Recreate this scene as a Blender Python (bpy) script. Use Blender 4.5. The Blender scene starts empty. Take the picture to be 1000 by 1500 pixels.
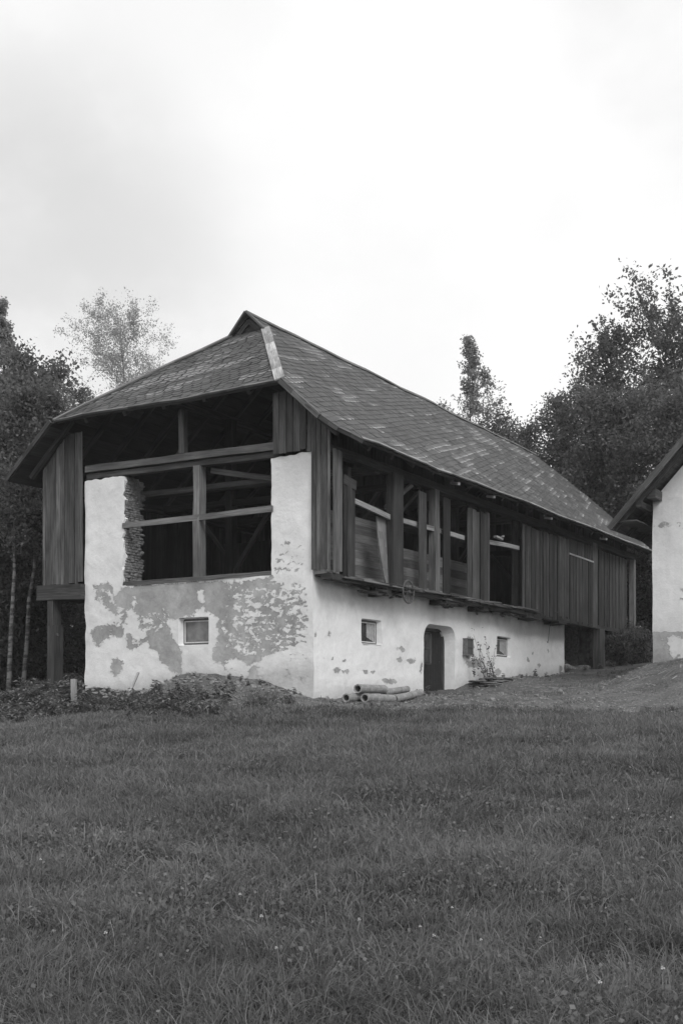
import bpy, bmesh, math, random
import numpy as np
from mathutils import Vector, Matrix, noise as mnoise
R = math.radians
random.seed(7); rng = np.random.default_rng(7)
scn = bpy.context.scene
COL = scn.collection

# ---------------------------------------------------------------- camera
cam_d = bpy.data.cameras.new("camera"); cam = bpy.data.objects.new("camera", cam_d); COL.objects.link(cam)
cam.location = (0, 0, 0); cam.rotation_euler = (R(90), 0, 0)
cam_d.sensor_fit = 'VERTICAL'; cam_d.sensor_height = 36; cam_d.sensor_width = 24
cam_d.lens = 36 * 1675 / 1500
cam_d.shift_y = 282 / 1500
cam_d.clip_start = 0.1; cam_d.clip_end = 2000
scn.camera = cam
scn.render.resolution_x = 682; scn.render.resolution_y = 1024

# ---------------------------------------------------------------- sky and light
HAZE = .0005
SUN_AZ, SUN_EL = R(152), R(40)           # azimuth clockwise from +Y : behind the camera, a little to the right
world = bpy.data.worlds.new("World"); scn.world = world; world.use_nodes = True
nt = world.node_tree; nt.nodes.clear()
def N(nt, t, **k):
    n = nt.nodes.new(t)
    for a, b in k.items(): setattr(n, a, b)
    return n
def mathn(nt, op, a, b=None, c=None, clamp=False):
    n = N(nt, 'ShaderNodeMath', operation=op); n.use_clamp = clamp
    for i, v in enumerate((a, b, c)):
        if v is None: continue
        if isinstance(v, (int, float)): n.inputs[i].default_value = v
        else: nt.links.new(v, n.inputs[i])
    return n.outputs[0]
def maprange(nt, v, a, b, c=0.0, d=1.0, smooth=True):
    n = N(nt, 'ShaderNodeMapRange'); n.interpolation_type = 'SMOOTHSTEP' if smooth else 'LINEAR'
    nt.links.new(v, n.inputs[0])
    for i, x in enumerate((a, b, c, d)): n.inputs[i + 1].default_value = x
    return n.outputs[0]
def noise_n(nt, vec, scale, detail=4, rough=.55, dist=0.0, dims='3D'):
    n = N(nt, 'ShaderNodeTexNoise'); n.noise_dimensions = dims
    if vec is not None: nt.links.new(vec, n.inputs['Vector'])
    n.inputs['Scale'].default_value = scale; n.inputs['Detail'].default_value = detail
    n.inputs['Roughness'].default_value = rough; n.inputs['Distortion'].default_value = dist
    return n.outputs[0]
sky = N(nt, 'ShaderNodeTexSky', sky_type='NISHITA'); sky.sun_disc = False
sky.sun_elevation = SUN_EL; sky.sun_rotation = SUN_AZ
sky.air_density = 1.0; sky.dust_density = 3.0
bw = N(nt, 'ShaderNodeRGBToBW'); nt.links.new(sky.outputs[0], bw.inputs[0])
tc = N(nt, 'ShaderNodeTexCoord'); gen = tc.outputs['Generated']
sep = N(nt, 'ShaderNodeSeparateXYZ'); nt.links.new(gen, sep.inputs[0])
mp = N(nt, 'ShaderNodeMapping'); nt.links.new(gen, mp.inputs[0]); mp.inputs['Scale'].default_value = (1, 1, 1.5)
cl = noise_n(nt, mp.outputs[0], 3.6, 6, .55, .1)
def blob(x, z, c0, c1):
    v = Vector((x, 1, z)).normalized()
    d = N(nt, 'ShaderNodeVectorMath', operation='DOT_PRODUCT'); nt.links.new(gen, d.inputs[0]); d.inputs[1].default_value = v
    return maprange(nt, d.outputs['Value'], math.cos(R(c0)), math.cos(R(c1)))
dark = mathn(nt, 'ADD', blob(-.27, .37, 12, 1), mathn(nt, 'MULTIPLY', blob(.33, .63, 8, 1), .8))
dark = mathn(nt, 'ADD', dark, mathn(nt, 'MULTIPLY', blob(-.30, .60, 9, 1), .12))
dark = mathn(nt, 'MULTIPLY', dark, maprange(nt, cl, .30, .62, .35, 1.1))
val = mathn(nt, 'SUBTRACT', 10.95, mathn(nt, 'MULTIPLY', dark, 2.2))
val = mathn(nt, 'SUBTRACT', val, maprange(nt, cl, .35, .7, 0.0, .9))
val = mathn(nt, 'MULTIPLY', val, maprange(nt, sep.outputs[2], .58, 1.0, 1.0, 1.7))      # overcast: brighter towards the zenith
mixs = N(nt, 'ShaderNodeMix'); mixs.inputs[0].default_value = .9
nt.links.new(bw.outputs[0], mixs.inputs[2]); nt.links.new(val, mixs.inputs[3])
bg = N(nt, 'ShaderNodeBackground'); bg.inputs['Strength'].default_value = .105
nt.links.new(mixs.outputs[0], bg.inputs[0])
wo = N(nt, 'ShaderNodeOutputWorld'); nt.links.new(bg.outputs[0], wo.inputs[0])
sd = bpy.data.lights.new("sun", 'SUN'); sd.energy = 1.5; sd.angle = R(22); sd.color = (1, 1, 1)
so = bpy.data.objects.new("sun", sd); COL.objects.link(so)
sdir = Vector((math.sin(SUN_AZ) * math.cos(SUN_EL), math.cos(SUN_AZ) * math.cos(SUN_EL), math.sin(SUN_EL)))
so.rotation_euler = sdir.to_track_quat('Z', 'Y').to_euler()
scn.view_settings.view_transform = 'Standard'; scn.view_settings.look = 'None'
scn.view_settings.gamma = 1; scn.view_settings.exposure = 0

# ---------------------------------------------------------------- frame of the farm (all in metres, z = 0 at eye level)
ANG = math.atan2(1675, 1032)
D1 = Vector((math.cos(ANG), math.sin(ANG), 0)); D2 = Vector((-math.sin(ANG), math.cos(ANG), 0))
C0 = Vector((-0.652, 26.0, 0))
def farm(s, t, z=0): return C0 + D1 * s + D2 * t + Vector((0, 0, z))
def uvy(u, v, Y): return ((u - 500) / 1675 * Y, Y, (1032 - v) / 1675 * Y)

# ---------------------------------------------------------------- materials
MATS = {}
def mat(name):
    m = bpy.data.materials.new(name); m.use_nodes = True; n = m.node_tree; n.nodes.clear()
    out = N(n, 'ShaderNodeOutputMaterial'); b = N(n, 'ShaderNodeBsdfPrincipled'); n.links.new(b.outputs[0], out.inputs[0])
    MATS[name] = m
    return m, n, b
def attr(n, name):
    a = N(n, 'ShaderNodeAttribute'); a.attribute_name = name; return a.outputs['Fac']
def grey(n, v):
    c = N(n, 'ShaderNodeCombineColor')
    for i in range(3): n.links.new(v, c.inputs[i])
    return c.outputs[0]
def bump(n, b, h, strength=.4, dist=.02):
    k = N(n, 'ShaderNodeBump'); k.inputs['Strength'].default_value = strength; k.inputs['Distance'].default_value = dist
    n.links.new(h, k.inputs['Height']); n.links.new(k.outputs[0], b.inputs['Normal'])
def uvvec(n, sx, sy):
    u = N(n, 'ShaderNodeUVMap'); m = N(n, 'ShaderNodeMapping'); n.links.new(u.outputs[0], m.inputs[0])
    m.inputs['Scale'].default_value = (sx, sy, 1)
    t = N(n, 'ShaderNodeCombineXYZ'); n.links.new(mathn(n, 'MULTIPLY', attr(n, 'tone'), 37.0), t.inputs[2])
    a = N(n, 'ShaderNodeVectorMath', operation='ADD'); n.links.new(m.outputs[0], a.inputs[0]); n.links.new(t.outputs[0], a.inputs[1])
    return a.outputs[0]
def objvec(n):
    return N(n, 'ShaderNodeTexCoord').outputs['Object']
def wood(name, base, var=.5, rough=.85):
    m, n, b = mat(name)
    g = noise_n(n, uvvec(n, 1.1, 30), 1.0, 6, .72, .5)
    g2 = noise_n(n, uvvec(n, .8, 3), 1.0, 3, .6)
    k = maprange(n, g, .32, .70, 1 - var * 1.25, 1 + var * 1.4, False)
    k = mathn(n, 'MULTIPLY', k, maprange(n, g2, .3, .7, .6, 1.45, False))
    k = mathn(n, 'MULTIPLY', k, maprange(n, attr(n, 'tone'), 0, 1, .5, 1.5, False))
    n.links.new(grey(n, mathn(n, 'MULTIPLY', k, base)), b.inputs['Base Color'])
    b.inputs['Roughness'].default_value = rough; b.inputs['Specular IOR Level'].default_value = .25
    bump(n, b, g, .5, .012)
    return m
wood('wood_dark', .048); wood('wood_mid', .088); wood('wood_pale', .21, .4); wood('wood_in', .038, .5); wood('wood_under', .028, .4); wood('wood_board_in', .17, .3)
wood('wood_facade', .042, .7)

def plaster(name, white=.80, render=.36):
    m, n, b = mat(name); ov = objvec(n)
    fine = noise_n(n, ov, 9, 6, .7, .6)
    mid = noise_n(n, ov, 2.2, 4, .6)
    mpp = N(n, 'ShaderNodeMapping'); n.links.new(ov, mpp.inputs[0]); mpp.inputs['Scale'].default_value = (.75, .75, 1.35)
    sp = noise_n(n, mpp.outputs[0], 6.5, 7, .66, .35); m3 = noise_n(n, mpp.outputs[0], 3.6, 3, .6, .5); dd_ = noise_n(n, ov, 1.1, 5, .65, .4)
    w = mathn(n, 'ADD', attr(n, 'wear'), maprange(n, fine, .3, .7, -.13, .13, False))
    w = mathn(n, 'ADD', w, maprange(n, m3, .3, .7, -.13, .13, False))
    w = mathn(n, 'ADD', w, mathn(n, 'MULTIPLY', attr(n, 'speck'), maprange(n, sp, .32, .68, -1.0, 1.0, False)))
    mask = maprange(n, w, -.02, .03)
    wcol = mathn(n, 'MULTIPLY', maprange(n, mid, .3, .7, .93, 1.03, False), white)
    wcol = mathn(n, 'MULTIPLY', wcol, maprange(n, fine, .25, .75, .92, 1.04, False))
    wcol = mathn(n, 'MULTIPLY', wcol, maprange(n, dd_, .5, .8, 1.0, .80))
    rim = mathn(n, 'MULTIPLY', maprange(n, w, -.10, -.02), maprange(n, w, .03, -.02)); wcol = mathn(n, 'MULTIPLY', wcol, mathn(n, 'SUBTRACT', 1.0, mathn(n, 'MULTIPLY', rim, .12)))
    wcol = mathn(n, 'MULTIPLY', wcol, mathn(n, 'SUBTRACT', 1.0, mathn(n, 'MULTIPLY', attr(n, 'dirt'), maprange(n, sp, .25, .7, .55, 1.0, False))))
    rcol = mathn(n, 'MULTIPLY', maprange(n, mid, .3, .7, .88, 1.12, False), render)
    rcol = mathn(n, 'MULTIPLY', rcol, maprange(n, fine, .25, .75, .82, 1.18, False))
    rcol = mathn(n, 'MULTIPLY', rcol, maprange(n, dd_, .3, .7, .82, 1.15))
    mx = N(n, 'ShaderNodeMix'); n.links.new(mask, mx.inputs[0]); n.links.new(wcol, mx.inputs[2]); n.links.new(rcol, mx.inputs[3])
    n.links.new(grey(n, mx.outputs[0]), b.inputs['Base Color']); b.inputs['Roughness'].default_value = .95
    b.inputs['Specular IOR Level'].default_value = .1
    h = mathn(n, 'SUBTRACT', mathn(n, 'ADD', mathn(n, 'MULTIPLY', fine, .35), mathn(n, 'MULTIPLY', mid, 1.2)), mathn(n, 'MULTIPLY', mask, .7))
    bump(n, b, h, .7, .035)
    return m
plaster('plaster')
def simple(name, base, var=.3, scale=8, rough=.85, bs=.4, spec=.25, detail=5, bd=.02):
    m, n, b = mat(name); ov = objvec(n)
    f = noise_n(n, ov, scale, detail, .65, .3)
    k = maprange(n, f, .28, .72, 1 - var, 1 + var, False)
    n.links.new(grey(n, mathn(n, 'MULTIPLY', k, base)), b.inputs['Base Color'])
    b.inputs['Roughness'].default_value = rough; b.inputs['Specular IOR Level'].default_value = spec
    bump(n, b, f, bs, bd)
    return m
simple('stone', .20, .55, 12, .95, .9, bd=.04); simple('stone_wall', .13, .6, 3.5, .95, .9, bd=.06)
simple('pebble', .22, .4, 20); simple('clay', .25, .4, 9, .95); simple('metal_grey', .16, .4, 18, .6)
simple('paint_white', .62, .15, 20, .6); simple('rust', .05, .5, 25, .7); simple('black', .015, .3, 5, .95)
simple('door_paint', .022, .4, 6, .8)
simple('curtain', .34, .3, 12, .9)
simple('bark', .07, .5, 6, .95); simple('stem', .16, .3, 9, .9)
simple('flower', .42, .1, 5)
# birch bark
m, n, b = mat('birch_bark'); ov = objvec(n); mpn = N(n, 'ShaderNodeMapping'); n.links.new(ov, mpn.inputs[0]); mpn.inputs['Scale'].default_value = (2, 2, 7)
f = noise_n(n, mpn.outputs[0], 1.4, 4, .6)
n.links.new(grey(n, maprange(n, f, .42, .58, .15, .035)), b.inputs['Base Color']); b.inputs['Roughness'].default_value = .9
# glass
m, n, b = mat('glass'); f = noise_n(n, objvec(n), 3, 3, .5)
n.links.new(grey(n, maprange(n, f, .3, .7, .10, .22)), b.inputs['Base Color']); b.inputs['Roughness'].default_value = .22; b.inputs['Specular IOR Level'].default_value = .5
m, n, b = mat('glass_dark'); f = noise_n(n, objvec(n), 3, 3, .5)
n.links.new(grey(n, maprange(n, f, .3, .7, .03, .07)), b.inputs['Base Color']); b.inputs['Roughness'].default_value = .2
# slates
m, n, b = mat('slate')
uvn = N(n, 'ShaderNodeUVMap'); su = N(n, 'ShaderNodeSeparateXYZ'); n.links.new(uvn.outputs[0], su.inputs[0])
ov = objvec(n); big = noise_n(n, ov, .9, 4, .6); med = noise_n(n, ov, 3.3, 3, .6); fi = noise_n(n, ov, 22, 4, .6)
k = maprange(n, attr(n, 'tone'), 0, 1, .80, 1.20, False)
k = mathn(n, 'MULTIPLY', k, maprange(n, big, .3, .7, .80, 1.22, False))
k = mathn(n, 'MULTIPLY', k, maprange(n, fi, .3, .7, .78, 1.22, False))
base = mathn(n, 'MULTIPLY', k, .062)
edge = maprange(n, mathn(n, 'ADD', su.outputs[1], maprange(n, fi, .3, .7, -.12, .12, False)), .34, .12)
lich = maprange(n, mathn(n, 'ADD', attr(n, 'lich'), maprange(n, med, .3, .7, -.12, .12, False)), .18, .42)
edge = mathn(n, 'MULTIPLY', mathn(n, 'ADD', mathn(n, 'MULTIPLY', edge, .8), .16), mathn(n, 'ADD', .07, mathn(n, 'MULTIPLY', lich, .93)))
mx = N(n, 'ShaderNodeMix'); n.links.new(edge, mx.inputs[0]); n.links.new(base, mx.inputs[2]); mx.inputs[3].default_value = .30
n.links.new(grey(n, mx.outputs[0]), b.inputs['Base Color']); b.inputs['Roughness'].default_value = .75; b.inputs['Specular IOR Level'].default_value = .3
bump(n, b, fi, .3, .01)
# leaves, with a tone per leaf
def leafmat(name, base, var=.55, trans=.25):
    m, n, b = mat(name)
    k = maprange(n, attr(n, 'tone'), 0, 1, 1 - var, 1 + var, False)
    c = grey(n, mathn(n, 'MULTIPLY', k, base)); n.links.new(c, b.inputs['Base Color'])
    b.inputs['Roughness'].default_value = .7; b.inputs['Specular IOR Level'].default_value = .12
    tr = N(n, 'ShaderNodeBsdfTranslucent'); n.links.new(c, tr.inputs[0])
    ms = N(n, 'ShaderNodeMixShader'); ms.inputs[0].default_value = trans
    out = [x for x in n.nodes if x.type == 'OUTPUT_MATERIAL'][0]
    n.links.new(b.outputs[0], ms.inputs[1]); n.links.new(tr.outputs[0], ms.inputs[2]); n.links.new(ms.outputs[0], out.inputs[0])
    return m
leafmat('leaf_dark', .085, .6, .35); leafmat('leaf_mid', .125, .55, .4); leafmat('leaf_pale', .36, .35, .5); leafmat('leaf_weed', .15, .5); leafmat('leaf_poplar', .27, .45, .5); leafmat('leaf_shade', .06, .6, .3)
leafmat('grass_blade', .142, .45, .3); leafmat('straw', .19, .3, .2)
# ground
m, n, b = mat('ground'); ov = objvec(n)
f1 = noise_n(n, ov, 1.3, 5, .65, .4); f2 = noise_n(n, ov, 14, 6, .75); f3 = noise_n(n, ov, .35, 3)
dm = maprange(n, mathn(n, 'ADD', attr(n, 'dirt'), maprange(n, f1, .3, .7, -.35, .35, False)), .35, .65)
soil = mathn(n, 'MULTIPLY', maprange(n, f2, .3, .7, .55, 1.5, False), .035)
dcol = mathn(n, 'MULTIPLY', mathn(n, 'MULTIPLY', maprange(n, f2, .3, .7, .6, 1.5, False), maprange(n, f1, .3, .7, .7, 1.3, False)), .125)
mx = N(n, 'ShaderNodeMix'); n.links.new(dm, mx.inputs[0]); n.links.new(soil, mx.inputs[2]); n.links.new(dcol, mx.inputs[3])
n.links.new(grey(n, mx.outputs[0]), b.inputs['Base Color']); b.inputs['Roughness'].default_value = 1; b.inputs['Specular IOR Level'].default_value = .05
bump(n, b, mathn(n, 'ADD', f2, f1), .8, .06)

# ---------------------------------------------------------------- helpers
def tag(o, label=None, cat=None, group=None, kind=None):
    if label: o['label'] = label
    if cat: o['category'] = cat
    if group: o['group'] = group
    if kind: o['kind'] = kind
    return o
def empty(name, loc=(0, 0, 0), rz=0):
    o = bpy.data.objects.new(name, None); COL.objects.link(o); o.location = loc; o.rotation_euler = (0, 0, rz); o.empty_display_size = .3
    return o
class MB:
    def __init__(s): s.v = []; s.f = []; s.uv = []; s.tone = []; s.mi = []; s.lich = None
    def face(s, pts, uvs=None, tone=.5, mi=0):
        i = len(s.v); s.v += [tuple(p) for p in pts]; s.f.append(tuple(range(i, i + len(pts))))
        s.uv += uvs if uvs else [(0, 0)] * len(pts); s.tone.append(tone); s.mi.append(mi)
    def hexa(s, c8, L, W, H, tone=None, mi=0):
        # c8: corners ordered  (x0: y0z0,y1z0,y1z1,y0z1), (x1: same), x is along the grain
        if tone is None: tone = random.random()
        o = random.random() * 9
        i = len(s.v); s.v += [tuple(p) for p in c8]
        def q(a, b, c, d, u): s.f.append((i + a, i + b, i + c, i + d)); s.uv.extend(u); s.tone.append(tone); s.mi.append(mi)
        q(0, 4, 5, 1, [(o, 0), (o + L, 0), (o + L, W), (o, W)])
        q(1, 5, 6, 2, [(o, W), (o + L, W), (o + L, W + H), (o, W + H)])
        q(2, 6, 7, 3, [(o, W + H), (o + L, W + H), (o + L, W * 2 + H), (o, W * 2 + H)])
        q(3, 7, 4, 0, [(o, -H), (o + L, -H), (o + L, 0), (o, 0)])
        q(0, 1, 2, 3, [(o, 0), (o + W * .2, 0), (o + W * .2, H), (o, H)])
        q(7, 6, 5, 4, [(o, 0), (o + W * .2, 0), (o + W * .2, H), (o, H)])
    def beam(s, p0, p1, w, h, jit=.0, up=(0, 0, 1), tone=None, seg=1, mi=0, taper=1.0):
        p0, p1 = Vector(p0), Vector(p1); d = (p1 - p0); L = d.length; d.normalize()
        upv = Vector(up)
        if abs(d.dot(upv)) > .95: upv = Vector((0, 1, 0)) if abs(d.y) < .9 else Vector((1, 0, 0))
        y = upv.cross(d).normalized(); z = d.cross(y)
        if tone is None: tone = random.random()
        if jit and seg == 1: seg = max(1, int(L / .6))
        rings = []
        for k in range(seg + 1):
            f = k / seg; sc = 1 + (taper - 1) * f; c = p0.lerp(p1, f)
            j = lambda: (random.random() - .5) * 2 * jit
            oy, oz = j() * .7, j() * .7
            rings.append([c + y * (a * w / 2 * sc + j() * .5 + oy) + z * (bb * h / 2 * sc + j() * .5 + oz) for a, bb in ((-1, -1), (1, -1), (1, 1), (-1, 1))])
        o = random.random() * 9; i = len(s.v)
        for r in rings: s.v += [tuple(p) for p in r]
        per = [0, w, w + h, 2 * w + h, 2 * w + 2 * h]
        for k in range(seg):
            for e in range(4):
                a, bb = i + k * 4 + e, i + k * 4 + (e + 1) % 4
                s.f.append((a, bb, bb + 4, a + 4))
                x0, x1 = o + L * k / seg, o + L * (k + 1) / seg
                s.uv += [(x0, per[e]), (x0, per[e + 1]), (x1, per[e + 1]), (x1, per[e])]; s.tone.append(tone); s.mi.append(mi)
        for q in ((i + 3, i + 2, i + 1, i), (i + seg * 4, i + seg * 4 + 1, i + seg * 4 + 2, i + seg * 4 + 3)):
            s.f.append(q); s.uv += [(o, 0), (o + .05, 0), (o + .05, h), (o, h)]; s.tone.append(tone); s.mi.append(mi)
    def tube(s, pts, rad, n=8, tone=.5, mi=0, caps=True):
        pts = [Vector(p) for p in pts]; i = len(s.v); L = 0
        prev = None; ref = None; Ls = []
        for k, p in enumerate(pts):
            d = (pts[min(k + 1, len(pts) - 1)] - pts[max(k - 1, 0)]).normalized()
            if ref is None: ref = d.orthogonal().normalized()
            x = (ref - d * ref.dot(d)).normalized(); ref = x; y = d.cross(x)
            if prev is not None: L += (p - prev).length
            prev = p; Ls.append(L); r = rad[k] if hasattr(rad, '__len__') else rad
            for a in range(n):
                t = 2 * math.pi * a / n; s.v.append(tuple(p + x * math.cos(t) * r + y * math.sin(t) * r))
        for k in range(len(pts) - 1):
            for a in range(n):
                b2 = (a + 1) % n; q = i + k * n
                s.f.append((q + a, q + b2, q + n + b2, q + n + a))
                s.uv += [(Ls[k], a / n), (Ls[k], (a + 1) / n), (Ls[k + 1], (a + 1) / n), (Ls[k + 1], a / n)]; s.tone.append(tone); s.mi.append(mi)
        if caps:
            for q in (tuple(i + a for a in reversed(range(n))), tuple(i + (len(pts) - 1) * n + a for a in range(n))):
                s.f.append(q); s.uv += [(0, 0)] * n; s.tone.append(tone); s.mi.append(mi)
    def poly_slab(s, poly, off, tone=.5):
        # planar polygon (3d points) thickened by the vector off
        a = [Vector(p) for p in poly]; b2 = [p + Vector(off) for p in a]; n = len(a)
        s.face(a, None, tone); s.face(list(reversed(b2)), None, tone)
        for k in range(n):
            j = (k + 1) % n; s.face([a[k], b2[k], b2[j], a[j]], None, tone)
    def build(s, name, ms, parent=None, smooth=False, weld=False):
        me = bpy.data.meshes.new(name); me.from_pydata(s.v, [], s.f)
        uvl = me.uv_layers.new(name='UVMap'); uvl.data.foreach_set('uv', np.array(s.uv, 'f').ravel())
        at = me.attributes.new('tone', 'FLOAT', 'FACE'); at.data.foreach_set('value', np.array(s.tone, 'f'))
        if s.lich: me.attributes.new('lich', 'FLOAT', 'FACE').data.foreach_set('value', np.array(s.lich, 'f'))
        me.polygons.foreach_set('material_index', np.array(s.mi, 'i'))
        if smooth: me.polygons.foreach_set('use_smooth', [True] * len(s.f))
        for q in (ms if isinstance(ms, (list, tuple)) else [ms]): me.materials.append(MATS[q])
        bmm = bmesh.new(); bmm.from_mesh(me); bmesh.ops.recalc_face_normals(bmm, faces=bmm.faces); bmm.to_mesh(me); bmm.free()
        o = bpy.data.objects.new(name, me); COL.objects.link(o)
        if parent: o.parent = parent
        return o
def fastmesh(name, V, F, tone, m, parent=None, tonedom='FACE', k=4):
    # V (n,3), F (m,k) arrays
    me = bpy.data.meshes.new(name); me.vertices.add(len(V)); me.vertices.foreach_set('co', V.astype('f').ravel())
    me.loops.add(F.size); me.loops.foreach_set('vertex_index', F.astype('i').ravel())
    me.polygons.add(len(F)); me.polygons.foreach_set('loop_start', np.arange(0, F.size, F.shape[1], dtype='i'))
    me.update(calc_edges=True)
    at = me.attributes.new('tone', 'FLOAT', tonedom); at.data.foreach_set('value', tone.astype('f'))
    me.materials.append(MATS[m])
    o = bpy.data.objects.new(name, me); COL.objects.link(o)
    if parent: o.parent = parent
    return o

# ---------------------------------------------------------------- ground
cp = [uvy(*p) for p in [
    (457, 1023, 25.95), (384, 1000, 26.5), (332, 993, 27.1), (258, 991, 28.0), (236, 1006, 28.3), (125, 1012, 29.6), (180, 1012, 28.9),
    (530, 1024, 27.6), (575, 1018, 29.2), (620, 1014, 30.6), (667, 1016, 32.0), (692, 1000, 33.2), (720, 997, 34.2), (775, 991, 37), (826, 988, 39.3),
    (885, 976, 42), (945, 970, 44), (955, 973, 31.9), (1000, 967, 31), (1060, 960, 29),
    (470, 1038, 24.2), (560, 1035, 25.4), (700, 1033, 27.2), (850, 1031, 27.6), (1000, 1029, 27), (1150, 1022, 26),
    (620, 1026, 28.6), (750, 1014, 31.5), (850, 1006, 32.5), (900, 996, 33), (950, 1000, 29.5), (380, 1019, 25.4), (300, 1014, 26), (290, 1000, 27), (340, 1006, 26.2), (230, 1016, 27), (250, 1030, 25), (340, 1034, 24.6), (200, 1030, 26.5), (100, 1042, 27), (20, 1035, 29),
    (500, 1100, 17), (500, 1200, 11.6), (500, 1350, 7.7), (500, 1500, 5.6), (100, 1110, 17), (900, 1095, 17), (50, 1210, 11.6), (950, 1200, 11.6),
    (250, 1065, 22), (50, 1068, 22), (700, 1060, 21.5), (900, 1058, 21.5)]]
cp += [(0, 0, -1.6), (-6, 2, -1.7), (6, 2, -1.5), (-12, 12, -1.2), (12, 12, -.8), (-16, 26, -.5), (-14, 36, .1), (-6, 46, .6), (4, 60, 2.2), (24, 30, 1.8), (24, 50, 3), (-20, 60, .6), (20, 60, 3.5), (8, 46, 1.8), (0, -12, -1.7), (2, 36, .8), (-4, 36, .5)]
CP = np.array(cp)
def tps(r2): return .5 * r2 * np.log(r2 + 1e-9)
def fit(CP, lam=.02):
    P = CP[:, :2]; n = len(P); r2 = ((P[:, None] - P[None]) ** 2).sum(2); K = tps(r2) + lam * np.eye(n)
    A = np.zeros((n + 3, n + 3)); A[:n, :n] = K; A[:n, n] = 1; A[:n, n + 1:] = P; A[n, :n] = 1; A[n + 1:, :n] = P.T
    return np.linalg.solve(A, np.r_[CP[:, 2], 0, 0, 0])
SOL = fit(CP)
def gz(x, y):
    x = np.atleast_1d(np.asarray(x, float)); y = np.atleast_1d(np.asarray(y, float)); sh = x.shape; x = x.ravel(); y = y.ravel()
    cx, cy = np.clip(x, -30, 30), np.clip(y, -15, 65)
    out = np.zeros(len(x))
    for a in range(0, len(x), 40000):
        X, Y = cx[a:a + 40000], cy[a:a + 40000]
        r2 = (X[:, None] - CP[None, :, 0]) ** 2 + (Y[:, None] - CP[None, :, 1]) ** 2
        out[a:a + 40000] = tps(r2) @ SOL[:-3] + SOL[-3] + X * SOL[-2] + Y * SOL[-1]
    out += .035 * np.sin(x * 1.7 + np.sin(y * 1.1)) * np.sin(y * 1.45 + x * .6) + .02 * np.sin(x * 4.1 + y * 2.2) * np.sin(y * 3.7 - x)
    dd = np.clip((y - 23.5) / 1.5, 0, 1) * np.clip((40 - y) / 4, 0, 1)
    out += .03 * np.sin(x * .9 + 1.2 * np.sin(y * .7)) * np.sin(y * 1.05 - x * .3) * np.clip((y - 5) / 4, 0, 1)
    out += dd * (.018 * np.sin(x * 7.3 + 2 * np.sin(y * 3.1)) * np.sin(y * 6.1 + 1.5 * np.sin(x * 2.7)) + .012 * np.sin(x * 15.1 + y * 4.3 + np.sin(y * 9)) * np.sin(y * 13.7 - x * 3.9))
    return out.reshape(sh)
def g1(x, y): return float(gz([x], [y])[0])
bu = np.array([-400, 205, 235, 300, 380, 460, 560, 700, 850, 1000, 1400]); by = np.array([80, 80, 26.0, 24.6, 23.8, 23.2, 23.9, 24.8, 25.2, 24.8, 24])
def dirtf(x, y):
    u = 500 + 1675 * x / np.maximum(y, 1)
    d = (y - np.interp(u, bu, by)) * .45 + .25 + .25 * np.sin(u * .045) + .2 * np.sin(u * .11 + 1)
    return np.clip(d, 0, 1) * (y < 46) * (y > 5)
def axis(bounds):
    out = []
    for a, b2, st in bounds: out += list(np.arange(a, b2, st))
    return np.array(out + [bounds[-1][1]])
gx = axis([(-400, -60, 40), (-60, -16, 4), (-16, -8, .3), (-8, 12, .13), (12, 18, .3), (18, 60, 4), (60, 400, 40)]); gy = axis([(-60, 0, 6), (0, 20, .4), (20, 23.5, .25), (23.5, 36, .13), (36, 46, .25), (46, 70, 2), (70, 700, 45)])
GX, GY = np.meshgrid(gx, gy); Z = gz(GX, GY); nx, ny = len(gx), len(gy)
far = np.clip((np.hypot(GX, GY - 30) - 45) / 60, 0, 1); Z = Z * (1 - far) + 3.0 * far
V = np.stack([GX, GY, Z], -1).reshape(-1, 3); I = np.arange(nx * ny).reshape(ny, nx)
F = np.stack([I[:-1, :-1], I[:-1, 1:], I[1:, 1:], I[1:, :-1]], -1).reshape(-1, 4)
ground = fastmesh('ground', V, F, np.zeros(len(F)), 'ground'); tag(ground, kind='structure')
ground.data.polygons.foreach_set('use_smooth', [True] * len(F))
at = ground.data.attributes.new('dirt', 'FLOAT', 'POINT'); at.data.foreach_set('value', dirtf(V[:, 0], V[:, 1]).astype('f'))

# ---------------------------------------------------------------- the barn
barn = empty('old_barn', C0, ANG)
tag(barn, 'long old barn with dark slate roof, open timber upper floor and peeling white plaster walls', 'barn')

def grid_box(x0, x1, y0, y1, z0, z1, c):
    bm = bmesh.new()
    nx, ny, nz = [max(1, int(round((b2 - a) / c))) for a, b2 in ((x0, x1), (y0, y1), (z0, z1))]
    vs = {}
    def gv(i, j, k):
        if (i, j, k) not in vs: vs[(i, j, k)] = bm.verts.new((x0 + (x1 - x0) * i / nx, y0 + (y1 - y0) * j / ny, z0 + (z1 - z0) * k / nz))
        return vs[(i, j, k)]
    for i in range(nx):
        for k in range(nz):
            bm.faces.new((gv(i, 0, k), gv(i + 1, 0, k), gv(i + 1, 0, k + 1), gv(i, 0, k + 1)))
            bm.faces.new((gv(i, ny, k + 1), gv(i + 1, ny, k + 1), gv(i + 1, ny, k), gv(i, ny, k)))
    for j in range(ny):
        for k in range(nz):
            bm.faces.new((gv(0, j, k + 1), gv(0, j + 1, k + 1), gv(0, j + 1, k), gv(0, j, k)))
            bm.faces.new((gv(nx, j, k), gv(nx, j + 1, k), gv(nx, j + 1, k + 1), gv(nx, j, k + 1)))
    for i in range(nx):
        for j in range(ny):
            bm.faces.new((gv(i, j + 1, 0), gv(i + 1, j + 1, 0), gv(i + 1, j, 0), gv(i, j, 0)))
            bm.faces.new((gv(i, j, nz), gv(i + 1, j, nz), gv(i + 1, j + 1, nz), gv(i, j + 1, nz)))
    return bm
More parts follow.
